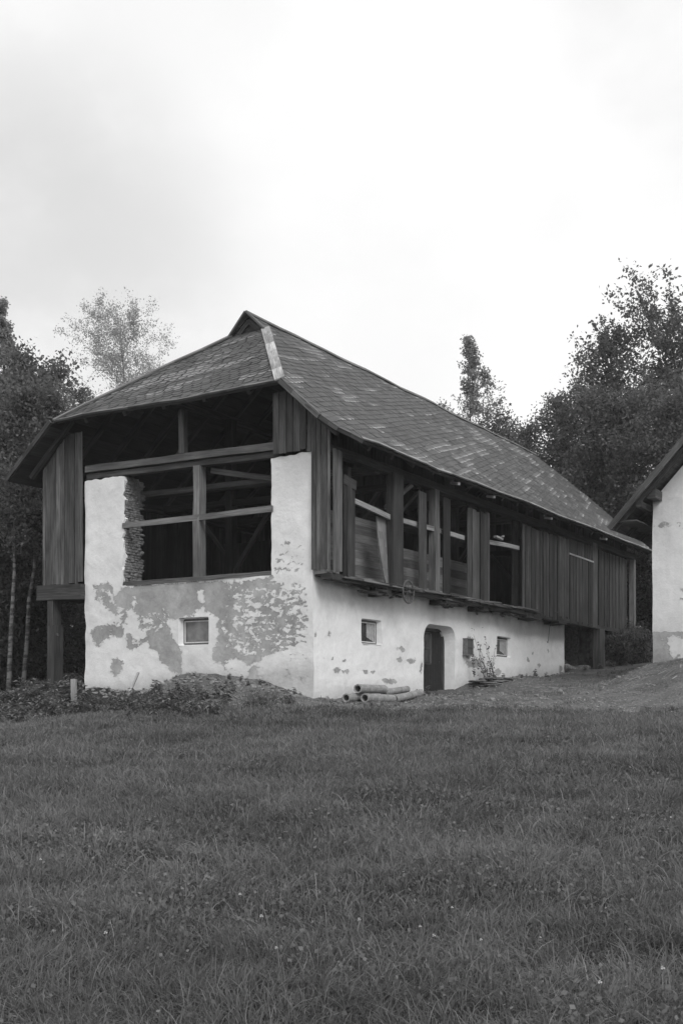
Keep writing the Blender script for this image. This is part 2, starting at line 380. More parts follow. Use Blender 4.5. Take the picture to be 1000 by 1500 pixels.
def wob(p, a=.022):
    nv = lambda q: Vector((mnoise.noise(q + Vector((9.3, 1.7, 4.1))), mnoise.noise(q + Vector((-3.2, 7.9, 2.6))), mnoise.noise(q + Vector((5.5, -6.1, 8.8)))))
    v = nv(Vector(p) * .9) * a * 1.4 + nv(Vector(p) * 3.3) * a * .5
    return Vector(p) + v
def temp_obj(bm):
    me = bpy.data.meshes.new('tmp'); bm.to_mesh(me); bm.free(); o = bpy.data.objects.new('tmp', me); COL.objects.link(o); return o
def rrect(a0, a1, b0, b1, r, n=4, rb=None):
    rb = r if rb is None else rb; pts = []
    for (cx, cy, q, rr) in ((a1 - r, b1 - r, 0, r), (a0 + r, b1 - r, 1, r), (a0 + rb, b0 + rb, 2, rb), (a1 - rb, b0 + rb, 3, rb)):
        for k in range(n + 1):
            t = math.pi / 2 * (q + k / n); pts.append((cx + rr * math.cos(t), cy + rr * math.sin(t)))
    return pts
def loft(loops):
    bm = bmesh.new(); rings = [[bm.verts.new(p) for p in L] for L in loops]; n = len(rings[0])
    for a, b2 in zip(rings, rings[1:]):
        for i in range(n): bm.faces.new((a[i], a[(i + 1) % n], b2[(i + 1) % n], b2[i]))
    bm.faces.new(list(reversed(rings[0]))); bm.faces.new(rings[-1])
    bmesh.ops.recalc_face_normals(bm, faces=bm.faces)
    return bm
def mesh_volume(me):
    b2 = bmesh.new(); b2.from_mesh(me); v = b2.calc_volume(); b2.free(); return abs(v)
def carve(base, cutters):
    """cut openings one after the other; every cut is checked and repeated if the solver fails"""
    if not cutters:
        me = base.data.copy(); bpy.data.objects.remove(base); return me
    for c in cutters:
        v0 = mesh_volume(base.data)
        for attempt in range(8):
            md = base.modifiers.new('b', 'BOOLEAN'); md.operation = 'DIFFERENCE'; md.solver = 'EXACT' if attempt < 6 else 'FAST'; md.object = c
            c.location = (attempt * .0007, attempt * .0005, attempt * .0003)
            bpy.context.view_layer.update()
            dg = bpy.context.evaluated_depsgraph_get(); dg.update(); me = bpy.data.meshes.new_from_object(base.evaluated_get(dg))
            base.modifiers.remove(md)
            v1 = mesh_volume(me) if len(me.vertices) else 0
            if .4 * v0 < v1 < v0 * .9995: base.data = me; break
            print('carve: repeat', attempt, len(me.vertices), v0, v1)
    me = base.data
    for c in cutters + [base]: bpy.data.objects.remove(c)
    return me
def sdist(P, poly):
    # signed distance (positive inside) of points P (n,2) to polygon
    poly = np.array(poly, float); d = np.full(len(P), 1e9); inside = np.zeros(len(P), bool)
    for i in range(len(poly)):
        a, b2 = poly[i], poly[(i + 1) % len(poly)]; e = b2 - a; w = P - a
        t = np.clip((w @ e) / (e @ e + 1e-12), 0, 1); d = np.minimum(d, np.hypot(*(w - t[:, None] * e).T))
        c = ((a[1] > P[:, 1]) != (b2[1] > P[:, 1])) & (P[:, 0] < (b2[0] - a[0]) * (P[:, 1] - a[1]) / (b2[1] - a[1] + 1e-12) + a[0]); inside ^= c
    return np.where(inside, d, -d)
def finish_wall(me, name, wearf, parent, ms=('plaster',), mif=None):
    me.name = name; n = len(me.vertices); co = np.zeros(n * 3, 'f'); me.vertices.foreach_get('co', co); co = co.reshape(-1, 3)
    w, sp, di = wearf(co)
    for nm, a in (('wear', w), ('speck', sp), ('dirt', di)):
        at = me.attributes.new(nm, 'FLOAT', 'POINT'); at.data.foreach_set('value', a.astype('f'))
    me.materials.clear()
    for q in ms: me.materials.append(MATS[q])
    for p in me.polygons: p.material_index = mif(p) if mif else 0
    o = bpy.data.objects.new(name, me); COL.objects.link(o); o.parent = parent
    return o
def px_front(u, v):      # traced wall patches: picture -> metres on the front wall
    x, zz = (u - 500) / 1675, (1032 - v) / 1675
    r = Vector((x, 1, 0)); k = C0.dot(D1) / r.dot(D1); p = r * k - C0
    return (p.dot(D2), zz * k)
def px_long(u, v):
    x, zz = (u - 500) / 1675, (1032 - v) / 1675
    r = Vector((x, 1, 0)); k = C0.dot(D2) / r.dot(D2); p = r * k - C0
    return (p.dot(D1), zz * k)
Z4 = lambda pts: [px_front(110 + a / 2.703, 830 + b2 / 2.703) for a, b2 in pts]
grey_polys = [Z4(p) for p in (
    [(150, 135), (185, 85), (240, 75), (470, 62), (560, 58), (640, 62), (655, 95), (640, 150), (625, 215), (640, 260), (600, 310), (640, 345), (740, 345), (742, 372), (690, 385), (620, 362), (588, 385), (545, 375), (542, 330), (565, 290), (562, 235), (545, 192), (512, 185), (500, 155), (462, 195), (390, 208), (350, 170), (310, 195), (240, 190), (210, 165), (165, 150)],
    [(300, 260), (375, 225), (380, 275), (418, 325), (420, 430), (385, 420), (335, 365), (328, 332), (298, 330), (290, 300), (245, 300)],
    [(50, 262), (90, 235), (190, 226), (192, 268), (170, 285), (140, 262), (115, 300), (92, 320), (70, 290)],
    [(205, 262), (232, 268), (228, 300), (270, 300), (245, 318), (208, 328)],
    [(145, 372), (165, 362), (190, 385), (185, 412), (160, 432), (143, 418)],
    [(715, 390), (750, 460), (668, 465)],
    [(95, 90), (130, 60), (150, 80), (150, 130), (118, 140), (90, 120)],
    [(655, 60), (778, 45), (780, 90), (735, 130), (690, 110)],
    [(780, 200), (840, 170), (850, 230), (790, 260), (750, 300), (700, 300), (720, 240)],
    [(740, 300), (820, 280), (830, 320), (760, 345)])]
white_polys = [Z4(p) for p in (
    [(378, 212), (415, 200), (530, 190), (560, 205), (562, 280), (545, 330), (540, 430), (420, 430), (418, 320), (385, 290), (376, 250)],
    [(462, 195), (480, 175), (510, 160), (512, 192)],
    [(655, 85), (685, 85), (682, 145), (668, 152), (656, 130)],
    [(480, 95), (500, 90), (515, 140), (500, 150)],
    [(228, 150), (234, 120), (244, 125), (244, 152)])]
speck_polys = [Z4(p) for p in (
    [(570, 70), (780, 50), (935, 40), (938, 320), (850, 330), (740, 355), (600, 345), (570, 240)],
    [(240, 190), (370, 160), (380, 235), (290, 265), (240, 260)],
    [(60, 60), (150, 60), (160, 130), (215, 160), (215, 240), (120, 180), (60, 110)])]
pier_speck = [(0.05, 2.9), (1.15, 2.9), (1.15, 3.75), (.9, 3.95), (.1, 3.75)]
ZL = lambda x, y: px_long(440 + x / 3.571, 830 + y / 3.571)
ZM = lambda x, y: px_long(640 + x / 2.778, 860 + y / 2.778)
long_blobs = [(ZL(68, 352), .13, .11), (ZL(525, 432), .24, .055), (ZL(578, 492), .20, .06), (ZL(518, 482), .08, .03), (ZL(232, 494), .10, .035), (ZL(188, 546), .17, .055), (ZL(238, 548), .09, .06),
              (ZL(155, 355), .06, .05), (ZL(470, 600), .3, .06), (ZL(632, 530), .06, .17), (ZL(340, 545), .12, .05), (ZL(105, 480), .08, .03), (ZL(100, 520), .07, .03), (ZL(380, 550), .10, .04),
              (ZL(172, 490), .05, .035), (ZM(370, 300), .10, .10), (ZM(412, 322), .14, .07), (ZM(452, 262), .06, .06), (ZM(500, 335), .14, .14), (ZM(388, 268), .06, .04), (ZM(440, 350), .14, .03),
              (ZM(130, 250), .3, .3), (ZM(150, 310), .5, .12), (ZM(250, 345), .2, .06)]
def blobs(P, L):
    w = np.full(len(P), -9.)
    if len(P) == 0: return w
    P = P + np.array([[mnoise.noise(Vector((p[0] * 5, p[1] * 5, 1))) * .10 + mnoise.noise(Vector((p[0] * 13, p[1] * 13, 3))) * .04, mnoise.noise(Vector((p[0] * 5, p[1] * 5, 7))) * .07] for p in P])
    for (c, a, b2) in L:
        q = np.hypot((P[:, 0] - c[0]) / a, (P[:, 1] - c[1]) / b2); w = np.maximum(w, (1 - q) * min(a, b2) * 1.4)
    return w
def wear_front(co):
    P = co[:, 1:3]; w = np.full(len(P), -1.)
    for q in grey_polys: w = np.maximum(w, sdist(P, q))
    for q in white_polys: w = np.minimum(w, -sdist(P, q))
    sp = np.zeros(len(P))
    for q in speck_polys:
        s_ = np.clip(sdist(P, q) / .12 + .2, 0, 1); sp = np.maximum(sp, s_ * .34); w = np.where(s_ > .01, w * (1 - s_ * .85) + .035 * s_, w)
    s_ = np.clip(sdist(P, pier_speck) / .15 + .2, 0, 1); sp = np.maximum(sp, s_ * .30); w = np.where(s_ > .01, w * (1 - s_) - .07 * s_, w)
    low = Z4([(545, 380), (700, 385), (850, 330), (935, 300), (935, 490), (740, 470), (545, 440)]); s_ = np.clip(sdist(P, low) / .15, 0, 1)
    sp = np.maximum(sp, s_ * .22); w = np.where((s_ > .01) & (w < -.1), np.maximum(w, -.085), w)
    lf = Z4([(60, 60), (160, 60), (205, 260), (330, 330), (400, 430), (180, 470), (60, 330)]); s_ = np.clip(sdist(P, lf) / .15, 0, 1)
    sp = np.maximum(sp, s_ * .16); w = np.where((s_ > .01) & (w < -.1), np.maximum(w, -.15), w)
    w = np.where(co[:, 0] > .08, -1, w)
    # long-side face of the corner
    side = (co[:, 1] < .06) & (co[:, 0] > .05)
    w = np.clip(w * 2.2, -1, .3)
    wl_, sl_, dl_ = wear_long(np.stack([co[:, 0], co[:, 1] * 0, co[:, 2]], 1)); w = np.where(side, wl_, w); sp = np.where(side, sl_, sp)
    base = np.clip(1 - (P[:, 1] - (.75 - .06 * P[:, 0])) / .35, 0, 1)
    wl = np.exp(-((P[:, 0] - 3.45) / .7) ** 2) * np.clip((1.25 - P[:, 1]) / .6, 0, 1)
    di = base * .36 + wl * .3 + np.clip((3.02 - P[:, 1]) / .3, 0, 1) * .05
    return w, sp, np.where(side, dl_, np.clip(di, 0, .6))
def wear_long(co):
    P = co[:, [0, 2]]; w = np.clip(blobs(P, long_blobs) * 3, -1, .3)
    w = np.where(co[:, 1] > .06, -1, w)
    gzl = np.interp(P[:, 0], [0, 5, 8, 10, 16], [.16, .33, .6, .76, 1.04])
    di = np.clip(1 - (P[:, 1] - gzl) / .4, 0, 1) * .34
    streak = np.array([mnoise.noise(Vector((p[0] * 3.1, 0, p[1] * .4))) for p in P])
    streak = np.clip(streak * 1.6 + .15, 0, 1)
    di += np.clip((P[:, 1] - 2.25) / .7, 0, 1) * streak * .42 * (.5 + .5 * np.clip(P[:, 0] / 8, 0, 1))
    di += .30 * np.exp(-((P[:, 0] - 9.0) / .9) ** 2 - ((P[:, 1] - 1.0) / .45) ** 2)
    return w, np.full(len(P), .06), np.clip(di, 0, .6)

# front wall with its two piers, the window and the big opening
fw = grid_box(0, .6, 0, 7.04, -.6, 5.80, .06)
for v in fw.verts:
    v.co = wob(v.co)
    if v.co.z > 5.6: v.co.z += (-.06 if v.co.y < 2 else .0) + .04 * mnoise.noise(Vector((v.co.y * 5, 2, v.co.x * 4)))
    if v.co.y > 6.9: v.co.y += .05 * mnoise.noise(Vector((0, v.co.z * 2.2, v.co.x))) + .0
fw = temp_obj(fw)
oc = grid_box(-.4, 1.1, 1.15, 5.72, 3.02, 6.4, .12)
for v in oc.verts:
    if v.co.y > 5.6: v.co.y += .10 * mnoise.noise(Vector((v.co.x * 3, 0, v.co.z * 11))) + .03 * random.random() - .012 * (v.co.z - 3)
    elif v.co.y < 1.3: v.co.y += .018 * mnoise.noise(Vector((v.co.x, 3, v.co.z * 5)))
    if v.co.z < 3.1: v.co.z += .02 * mnoise.noise(Vector((v.co.x, v.co.y * 2.5, 5)))
oc = temp_obj(oc)
def win_cut_front(t0, t1, z0, z1):
    L = []
    for s_, g in ((-.2, .07), (0, .03), (.16, -.05), (.7, -.05)): L.append([(s_, a, b2) for a, b2 in rrect(t0 - g, t1 + g, z0 - (g * .3), z1 + g * .5, .05)])
    return temp_obj(loft(L))
me = carve(fw, [oc, win_cut_front(3.02, 3.90, 1.45, 2.11)])
finish_wall(me, 'front_wall', wear_front, barn, ('plaster', 'stone'), lambda p: 1 if (p.center.x > .035 and 5.5 < p.center.y < 5.98 and p.center.z > 3.06 and p.normal.y < -.2) else 0)
# long wall
lw = grid_box(.6, 15.92, 0, .6, -.6, 3.0, .07)
for v in lw.verts: v.co = wob(v.co)
def win_cut_long(s0, s1, z0, z1, d=.14):
    L = []
    for t_, g in ((-.2, .04), (0, .01), (d + .02, -.06), (.7, -.06)): L.append([(a, t_, b2) for a, b2 in rrect(s0 - g, s1 + g, z0 - g * .3, z1 + g * .4, .05)])
    return temp_obj(loft(L))
L = []
for t_, g in ((-.2, .10), (-.02, .03), (.06, 0), (.30, -.10), (.8, -.10)): L.append([(a, t_, b2) for a, b2 in rrect(5.45 - g, 7.35 + g, -.5, 2.17 + g * .6, .42, 7, .02)])
me = carve(temp_obj_l := temp_obj(lw), [win_cut_long(2.18, 3.15, 1.48, 2.10), win_cut_long(10.22, 11.32, 1.46, 2.08), temp_obj(loft(L))])
finish_wall(me, 'long_wall', wear_long, barn)

# the other outer walls of the ground floor, seen only from the side
mb = MB(); mb.poly_slab([(.6, 7.04, -.6), (15.9, 7.04, -.6), (15.9, 7.04, 2.95), (.6, 7.04, 2.95)], (0, -.5, 0)); mb.build('rear_wall', 'stone_wall', barn)
mb = MB(); mb.poly_slab([(15.9, .62, -.3), (15.9, 7.0, -.3), (15.9, 7.0, 2.9), (15.9, .62, 2.9)], (-.4, 0, 0)); mb.build('cross_wall', 'stone_wall', barn)

def window(name, axis, a0, a1, z0, z1, d, pane='glass', curtain=False):
    # axis 's': in the long wall (a = s, depth t); axis 't': in the front wall (a = t, depth s)
    P = (lambda a, dd, z: (a, dd, z)) if axis == 's' else (lambda a, dd, z: (dd, a, z))
    mb = MB(); w = .045
    up = (0, 1, 0) if axis == 's' else (1, 0, 0)
    mb.beam(P(a0, d, z0 + w / 2), P(a1, d, z0 + w / 2), .05, w); mb.beam(P(a0, d, z1 - w / 2), P(a1, d, z1 - w / 2), .05, w)
    mb.beam(P(a0 + w / 2, d, z0 + w), P(a0 + w / 2, d, z1 - w), w if axis == 's' else .05, .05 if axis == 's' else w); mb.beam(P(a1 - w / 2, d, z0 + w), P(a1 - w / 2, d, z1 - w), w if axis == 's' else .05, .05 if axis == 's' else w)
    fr = mb.build('window', 'wood_pale' if pane == 'glass' else 'wood_mid', barn)
    i0, i1, j0, j1 = a0 + w, a1 - w, z0 + w, z1 - w
    mb = MB(); mb.beam(P(i0, d - .012, j0 + .012), P(i1, d - .012, j0 + .012), .02, .024); mb.beam(P(i0, d - .012, j1 - .012), P(i1, d - .012, j1 - .012), .02, .024)
    for a in (i0 + .012, i1 - .012): mb.beam(P(a, d - .012, j0 + .024), P(a, d - .012, j1 - .024), .024, .02)
    mb.build('sash', 'paint_white', fr)
    mb = MB(); q = [P(i0, d + .012, j0), P(i1, d + .012, j0), P(i1, d + .012, j1), P(i0, d + .012, j1)]
    mb.poly_slab(q, P(0, .006, 0)); mb.build('pane', pane, fr)
    if curtain:
        mb = MB(); n = 14
        for k in range(n):
            f0, f1 = k / n, (k + 1) / n
            x0, x1 = i0 + (i1 - i0) * (.45 + .5 * f0), i0 + (i1 - i0) * (.45 + .5 * f1)
            y0, y1 = d - .002 + .006 * math.sin(f0 * 16), d - .002 + .006 * math.sin(f1 * 16)
            mb.face([P(x0, y0, j0 + .02 + .12 * (1 - f0)), P(x1, y1, j0 + .02 + .12 * (1 - f1)), P(x1, y1, j1 - .02), P(x0, y0, j1 - .02)])
        mb.build('curtain', 'curtain', fr)
    return fr
window('window', 't', 3.02, 3.88, 1.46, 2.09, .15)
window('window', 's', 2.24, 3.12, 1.49, 2.08, .145, 'glass_dark', True)
window('window', 's', 10.28, 11.26, 1.47, 2.06, .145, 'glass_dark', True)
mb = MB(); mb.beam((2.24, .06, 1.482), (3.10, .06, 1.482), .16, .02); mb.build('window_sill', 'paint_white', barn)
# door
mb = MB()
for a in (5.50, 7.24): mb.beam((a, .34, .2), (a, .34, 2.12), .12, .10)
mb.beam((5.56, .34, 2.08), (7.18, .34, 2.08), .10, .10)
df = mb.build('door_frame', 'wood_dark', barn)
mb = MB(); x = 5.57
while x < 7.15:
    w = random.uniform(.13, .19); x1 = min(x + w, 7.17); mb.beam(((x + x1) / 2, .37, .25), ((x + x1) / 2, .37, 2.03), x1 - x - .008, .035); x = x1
door = mb.build('door', 'door_paint', barn)
mb = MB(); mb.poly_slab([(5.85, .342, 1.15), (6.45, .342, 1.15), (6.45, .342, 1.95), (5.85, .342, 1.95)], (0, .01, 0)); mb.build('door_pane', 'glass_dark', door)
mb = MB()
for a, b2 in (((5.82, 1.12), (6.48, 1.12)), ((5.82, 1.98), (6.48, 1.98)), ((5.82, 1.55), (6.48, 1.55)), ((5.82, 1.14), (5.82, 1.96)), ((6.48, 1.14), (6.48, 1.96))): mb.beam((a[0], .335, a[1]), (b2[0], .335, b2[1]), .04, .03)
mb.build('door_trim', 'wood_mid', door)
mb = MB(); mb.tube([(6.95, .33, 1.2), (6.95, .28, 1.2), (6.84, .28, 1.19)], .012, 6); mb.build('door_handle', 'rust', door)
mb = MB(); mb.poly_slab([(5.35, -.05, .30), (7.4, -.05, .30), (7.4, .5, .30), (5.35, .5, .30)], (0, 0, -.3)); mb.build('door_step', 'stone', barn)

# planks: boards standing side by side, one mesh per panel
def planks(name, m, P, a0, a1, zb, zt, th=.028, w=(.13, .21), gap=.014, rough=.03, parent=barn, skip=0, lean=0.014, mi=0):
    mb = MB(); a = a0
    fb = zb if callable(zb) else (lambda q: zb); ft = zt if callable(zt) else (lambda q: zt)
    sg = 1 if a1 > a0 else -1
    while (a1 - a) * sg > .03:
        ww = random.uniform(*w); b2 = a + sg * ww
        if (a1 - b2) * sg < .05: b2 = a1
        if random.random() >= skip:
            if gap < .002: lean = 0
            o = random.uniform(0, .035) * (gap > .002); t0 = ft(a) - random.random() * rough; t1 = ft(b2) - random.random() * rough; bb = fb((a + b2) / 2) + random.uniform(-1, 1) * rough * 1.5
            l = random.uniform(-1, 1) * lean; e = b2 - sg * gap
            j = lambda: random.uniform(-.006, .006) * (gap > .002)
            a0_, e = a + j(), e + j()
            c = [P(a, o, bb), P(a, o + th, bb), P(e, o + th, bb), P(e, o, bb), P(a + l, o, t0), P(a + l, o + th, t0), P(e + l, o + th, t1), P(e + l, o, t1)]
            mb.hexa(c, t0 - bb, th, abs(e - a))
        a = b2
    return mb.build(name, m, parent)
PF = lambda a, o, z: (-.03 - o, a, z)       # facing the front
PL = lambda a, o, z: (a, -.5 - o, z)        # long side, gallery front
zroof = lambda t: 5.93 + (t + 1.1) * .886 - .16 if t < 4 else 10.45 - (t - 4) * .886 - .16
planks('gable_boards', 'wood_mid', PF, 1.04, .0, 5.79, lambda t: min(zroof(t), 7.25) - .02)
planks('gallery_end_boards', 'wood_mid', PF, -.005, -.5, 3.02, lambda t: zroof(t), w=(.1, .17))
planks('gable_boards', 'wood_mid', PF, 7.06, 8.5, lambda t: 3.15, lambda t: min(zroof(t), 7.1) - .02 - .15 * max(0, t - 8.1))
planks('gallery_boards', 'wood_mid', PL, .02, .42, lambda a: 2.99, 5.78, w=(.1, .15))
planks('gallery_boards', 'wood_facade', PL, .45, .98, 2.95, lambda a: 5.2 - .1 * a, w=(.15, .2))
planks('gallery_boards', 'wood_facade', PL, 4.13, 4.56, 2.93, 5.48, w=(.44, .45))
planks('gallery_boards', 'wood_facade', PL, 5.50, 5.93, 2.88, 5.54, w=(.44, .45))
planks('gallery_boards', 'wood_dark', PL, 7.02, 8.45, 2.80, lambda a: 5.52, w=(.2, .3), rough=.1, lean=.03)
planks('gallery_boards', 'wood_facade', PL, 10.9, 14.95, lambda a: 2.85, lambda a: 5.56, w=(.14, .26), rough=.08, lean=.02)
planks('gallery_boards', 'wood_facade', PL, 14.98, 17.3, lambda a: 2.78, lambda a: 5.06, w=(.14, .28), rough=.05)
planks('gallery_boards', 'wood_facade', lambda a, o, z: (a, -.44 - o, z), 14.98, 17.3, 5.02, 5.62, w=(.2, .4))
planks('gallery_boards', 'wood_facade', lambda a, o, z: (a, -.34 - o, z), 17.7, 21.65, lambda a: 2.86 - .02 * (a - 17), 5.62, w=(.12, .2), gap=.004)
mb = MB(); mb.beam((14.9, -.56, 5.07), (17.3, -.56, 5.04), .03, .05, tone=.9); mb.build('hatch_batten', 'wood_pale', barn)
mb = MB(); mb.beam((.45, -.545, 5.15), (1.0, -.545, 5.08), .03, .22, tone=.3); mb.build('header_board', 'wood_dark', barn)
# inner boards seen through the gallery
PI_ = lambda z: (lambda a, o, zz: (zz, z + o, a))
def hplanks(name, m, s0, s1, t, z0, z1, w=(.18, .26)):
    mb = MB(); z = z0
    while z < z1 - .03:
        b2 = min(z + random.uniform(*w), z1); o = random.uniform(0, .012)
        mb.hexa([(s0, t + o, z), (s0, t + o + .03, z), (s0, t + o + .03, b2 - .007), (s0, t + o, b2 - .007), (s1, t + o, z), (s1, t + o + .03, z), (s1, t + o + .03, b2 - .007), (s1, t + o, b2 - .007)], s1 - s0, .03, b2 - z); z = b2
    return mb.build(name, m, barn)
hplanks('parapet_boards', 'wood_board_in', .7, 4.05, .32, 2.97, 4.66)
hplanks('parapet_boards', 'wood_board_in', 4.3, 9.35, .34, 2.97, 4.16)
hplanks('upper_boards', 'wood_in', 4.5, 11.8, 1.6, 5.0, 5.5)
# big timbers
def timber(name, m, *segs, **k):
    mb = MB()
    for (p0, p1, w, h) in segs: mb.beam(p0, p1, w, h, jit=k.get('jit', .012), tone=k.get('tone'))
    return mb.build(name, m, barn)
timber('tie_beam', 'wood_mid', ((.05, 7.0, 6.10), (.05, .95, 5.99), .20, .17)); timber('tie_beam', 'wood_mid', ((.12, 7.0, 5.91), (.12, .95, 5.82), .20, .13))
timber('king_post', 'wood_mid', ((.08, 3.84, 6.16), (.08, 3.84, 7.25), .17, .15))
timber('center_post', 'wood_pale', ((.10, 3.36, 3.06), (.10, 3.36, 5.80), .25, .20), tone=.25)
timber('cross_rail', 'wood_pale', ((.0, 5.74, 4.53), (.0, 1.1, 4.55), .07, .14), tone=.25)
timber('sill_beam', 'wood_mid', ((.14, 5.72, 3.06), (.14, 1.15, 3.06), .32, .10))
timber('gallery_sill', 'wood_dark', ((-.07, 8.62, 2.95), (-.07, 7.04, 2.93), .2, .40))
mb = MB(); mb.beam((.02, 8.15, -.4), (.02, 8.15, 2.1), .32, .26, jit=.012, tone=.4); mb.beam((.02, 8.16, 2.08), (.0, 8.15, 2.75), .30, .2, jit=.015, tone=.5)
mb.beam((-.02, 8.32, 1.75), (-.04, 8.14, 2.35), .1, .07, tone=.9); mb.beam((-.03, 8.02, 1.8), (-.04, 8.2, 2.3), .08, .06, tone=.9); mb.build('gallery_post', 'wood_dark', barn)
# gallery posts on the long side
for (s_, w, z0, z1, m, tn, tt) in ((3.10, .52, 2.80, 5.72, 'wood_dark', .3, -.42), (5.28, .26, 2.95, 5.68, 'wood_mid', .7, -.40), (17.5, .50, 2.74, 5.74, 'wood_mid', .45, -.44),
                            (21.95, .20, 2.75, 5.62, 'wood_pale', .2, -.5), (1.25, .16, 3.0, 5.6, 'wood_in', .3, -.1), (9.9, .22, 3.0, 5.7, 'wood_mid', .3, .35), (11.2, .2, 3.0, 5.7, 'wood_in', .4, -.2), (8.6, .2, 3.0, 5.6, 'wood_dark', .3, -.3)):
    mb = MB(); mb.beam((s_, tt, z0), (s_, tt, z1), w, .2, jit=.012, tone=tn); mb.build('post', m, barn)
mb = MB(); mb.beam((18.25, -.45, .6), (18.2, -.42, 2.72), .5, .3, jit=.02, tone=.4); mb.build('post', 'wood_mid', barn)
# rails
for (p0, p1) in (((.98, -.40, 4.78), (2.84, -.40, 4.62)), ((3.36, -.42, 4.62), (7.0, -.42, 4.63)), ((8.5, -.40, 4.72), (10.9, -.40, 4.80))):
    mb = MB(); mb.beam(p0, p1, .08, .12, jit=.01, tone=.55); mb.build('rail', 'wood_pale', barn)
mb = MB(); mb.beam((9.1, -.44, 4.93), (9.75, -.36, 4.93), .1, .06, tone=.9); mb.beam((9.6, -.44, 4.98), (9.8, -.4, 5.03), .06, .04, tone=.9)
o = mb.build('loose_board', 'wood_pale'); o.matrix_world = Matrix.Translation(C0) @ Matrix.Rotation(ANG, 4, 'Z'); tag(o, 'short pale wooden offcut lying on the rail of the gallery near its middle', 'board')
# curved loose board in first bay
mb = MB(); 
for k in range(9):
    f0, f1 = k / 9, (k + 1) / 9; q = [(2.40 + .30 * f ** 2.2, 2.86 + .02 * f, -.30 - .08 * f, 4.60 - 1.62 * f) for f in (f0, f1)]
    mb.hexa([(q[0][0], q[0][2], q[0][3]), (q[0][0], q[0][2] + .03, q[0][3]), (q[0][1], q[0][2] + .03, q[0][3]), (q[0][1], q[0][2], q[0][3]), (q[1][0], q[1][2], q[1][3]), (q[1][0], q[1][2] + .03, q[1][3]), (q[1][1], q[1][2] + .03, q[1][3]), (q[1][1], q[1][2], q[1][3])], .2, .03, .4, tone=.45)
mb.build('bent_board', 'wood_board_in', barn)
# gallery floor edge: layers of old boards and joist ends
timber('gallery_beam', 'wood_dark', ((.0, -.38, 2.90), (9.0, -.38, 2.84), .3, .13)); timber('gallery_beam', 'wood_dark', ((9.0, -.38, 2.85), (21.9, -.38, 2.75), .3, .13))
mb = MB()
for k in range(40):
    s_ = .4 + k * .27; mb.beam((s_, -.5 - random.random() * .1, 2.93 + random.uniform(-.05, .04)), (s_ + random.uniform(.5, 1.6), -.5 - random.random() * .1, 2.93 + random.uniform(-.06, .04)), random.uniform(.08, .18), .03)
mb.build('floor_edge', 'wood_mid', barn)
for (a, b2, n_) in ((1.6, 3.4, 22), (5.4, 7.0, 18), (7.8, 9.9, 26), (.5, 1.5, 5), (10.2, 12, 8)):
    mb = MB()
    for k in range(n_):
        s_ = random.uniform(a, b2); L = random.uniform(.15, .7); z = 2.84 - random.random() ** 2 * .18
        mb.beam((s_, random.uniform(-.5, -.2), z), (s_ + L, random.uniform(-.5, -.2), z + random.uniform(-.07, .03)), random.uniform(.05, .16), random.uniform(.02, .06), jit=.015)
    mb.build('broken_boards', 'wood_dark', barn)
for s_ in (2.6, 5.9, 8.3, 12.2, 14.4):
    mb = MB(); mb.beam((s_, -.52, 2.76), (s_, .8, 2.72), random.uniform(.22, .36) if s_ < 12 else .75, random.uniform(.12, .18), jit=.015, tone=.2); mb.build('joist_end', 'wood_dark', barn)
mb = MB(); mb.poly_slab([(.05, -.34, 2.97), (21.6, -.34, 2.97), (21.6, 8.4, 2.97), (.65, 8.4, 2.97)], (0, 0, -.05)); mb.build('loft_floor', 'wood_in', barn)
# wall plates and inner frame
timber('wall_plate', 'wood_dark', ((.02, -.35, 5.78), (22.6, -.35, 5.78), .22, .2)); timber('wall_plate', 'wood_dark', ((.02, 8.35, 5.78), (22.6, 8.35, 5.78), .22, .2))
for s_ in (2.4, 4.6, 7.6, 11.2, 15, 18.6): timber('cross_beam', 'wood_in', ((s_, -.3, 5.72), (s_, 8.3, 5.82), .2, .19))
timber('cross_beam', 'wood_mid', ((1.3, 6.9, 5.55), (1.3, .3, 5.52), .13, .13))
for s_ in (4.6, 11.2, 18):
    for t_ in (2.4, 5.8):
        mb = MB(); mb.beam((s_, t_, 2.98), (s_, t_, 8.2), .26, .24, jit=.01, tone=.4)
        mb.beam((s_, t_ + .05, 4.2), (s_ + .0, t_ + 1.3, 5.65), .1, .12, tone=.9); mb.beam((s_, t_ - .05, 3.7), (s_, t_ - 1.5, 5.65), .1, .12, tone=.9); mb.build('inner_post', 'wood_dark', barn)
timber('brace', 'wood_mid', ((.35, 3.2, 5.72), (2.2, .6, 5.35), .09, .13)); timber('brace', 'wood_mid', ((3.0, -.2, 4.9), (4.4, -.2, 5.7), .08, .1)); timber('brace', 'wood_in', ((4.8, -.2, 5.6), (3.5, -.1, 4.6), .06, .08))
for t_ in (1.9, 6.1): timber('purlin', 'wood_dark', ((1.7, t_, 8.3), (22.6, t_, 8.3), .18, .2))
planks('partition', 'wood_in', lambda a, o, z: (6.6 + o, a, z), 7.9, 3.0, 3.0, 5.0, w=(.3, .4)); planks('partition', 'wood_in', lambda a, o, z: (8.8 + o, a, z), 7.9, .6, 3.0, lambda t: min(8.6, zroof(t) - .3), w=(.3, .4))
# closed rear and left side
mb = MB(); mb.poly_slab([(.0, 8.50, 2.8), (21.8, 8.50, 2.8), (21.8, 8.50, 5.9), (.0, 8.50, 5.9)], (0, .03, 0)); mb.build('side_light_block', 'wood_dark', barn)  # unseen slab added behind the side boards to block light slits into the interior
planks('side_boards', 'wood_dark', lambda a, o, z: (a, 8.44 + o, z), 0, 21.7, 3.0, 5.85, w=(.2, .3), gap=.001)
planks('rear_boards', 'wood_dark', lambda a, o, z: (21.75 + o, a, z), -.33, 8.45, 2.0, lambda t: zroof(t), w=(.2, .3), gap=.001)
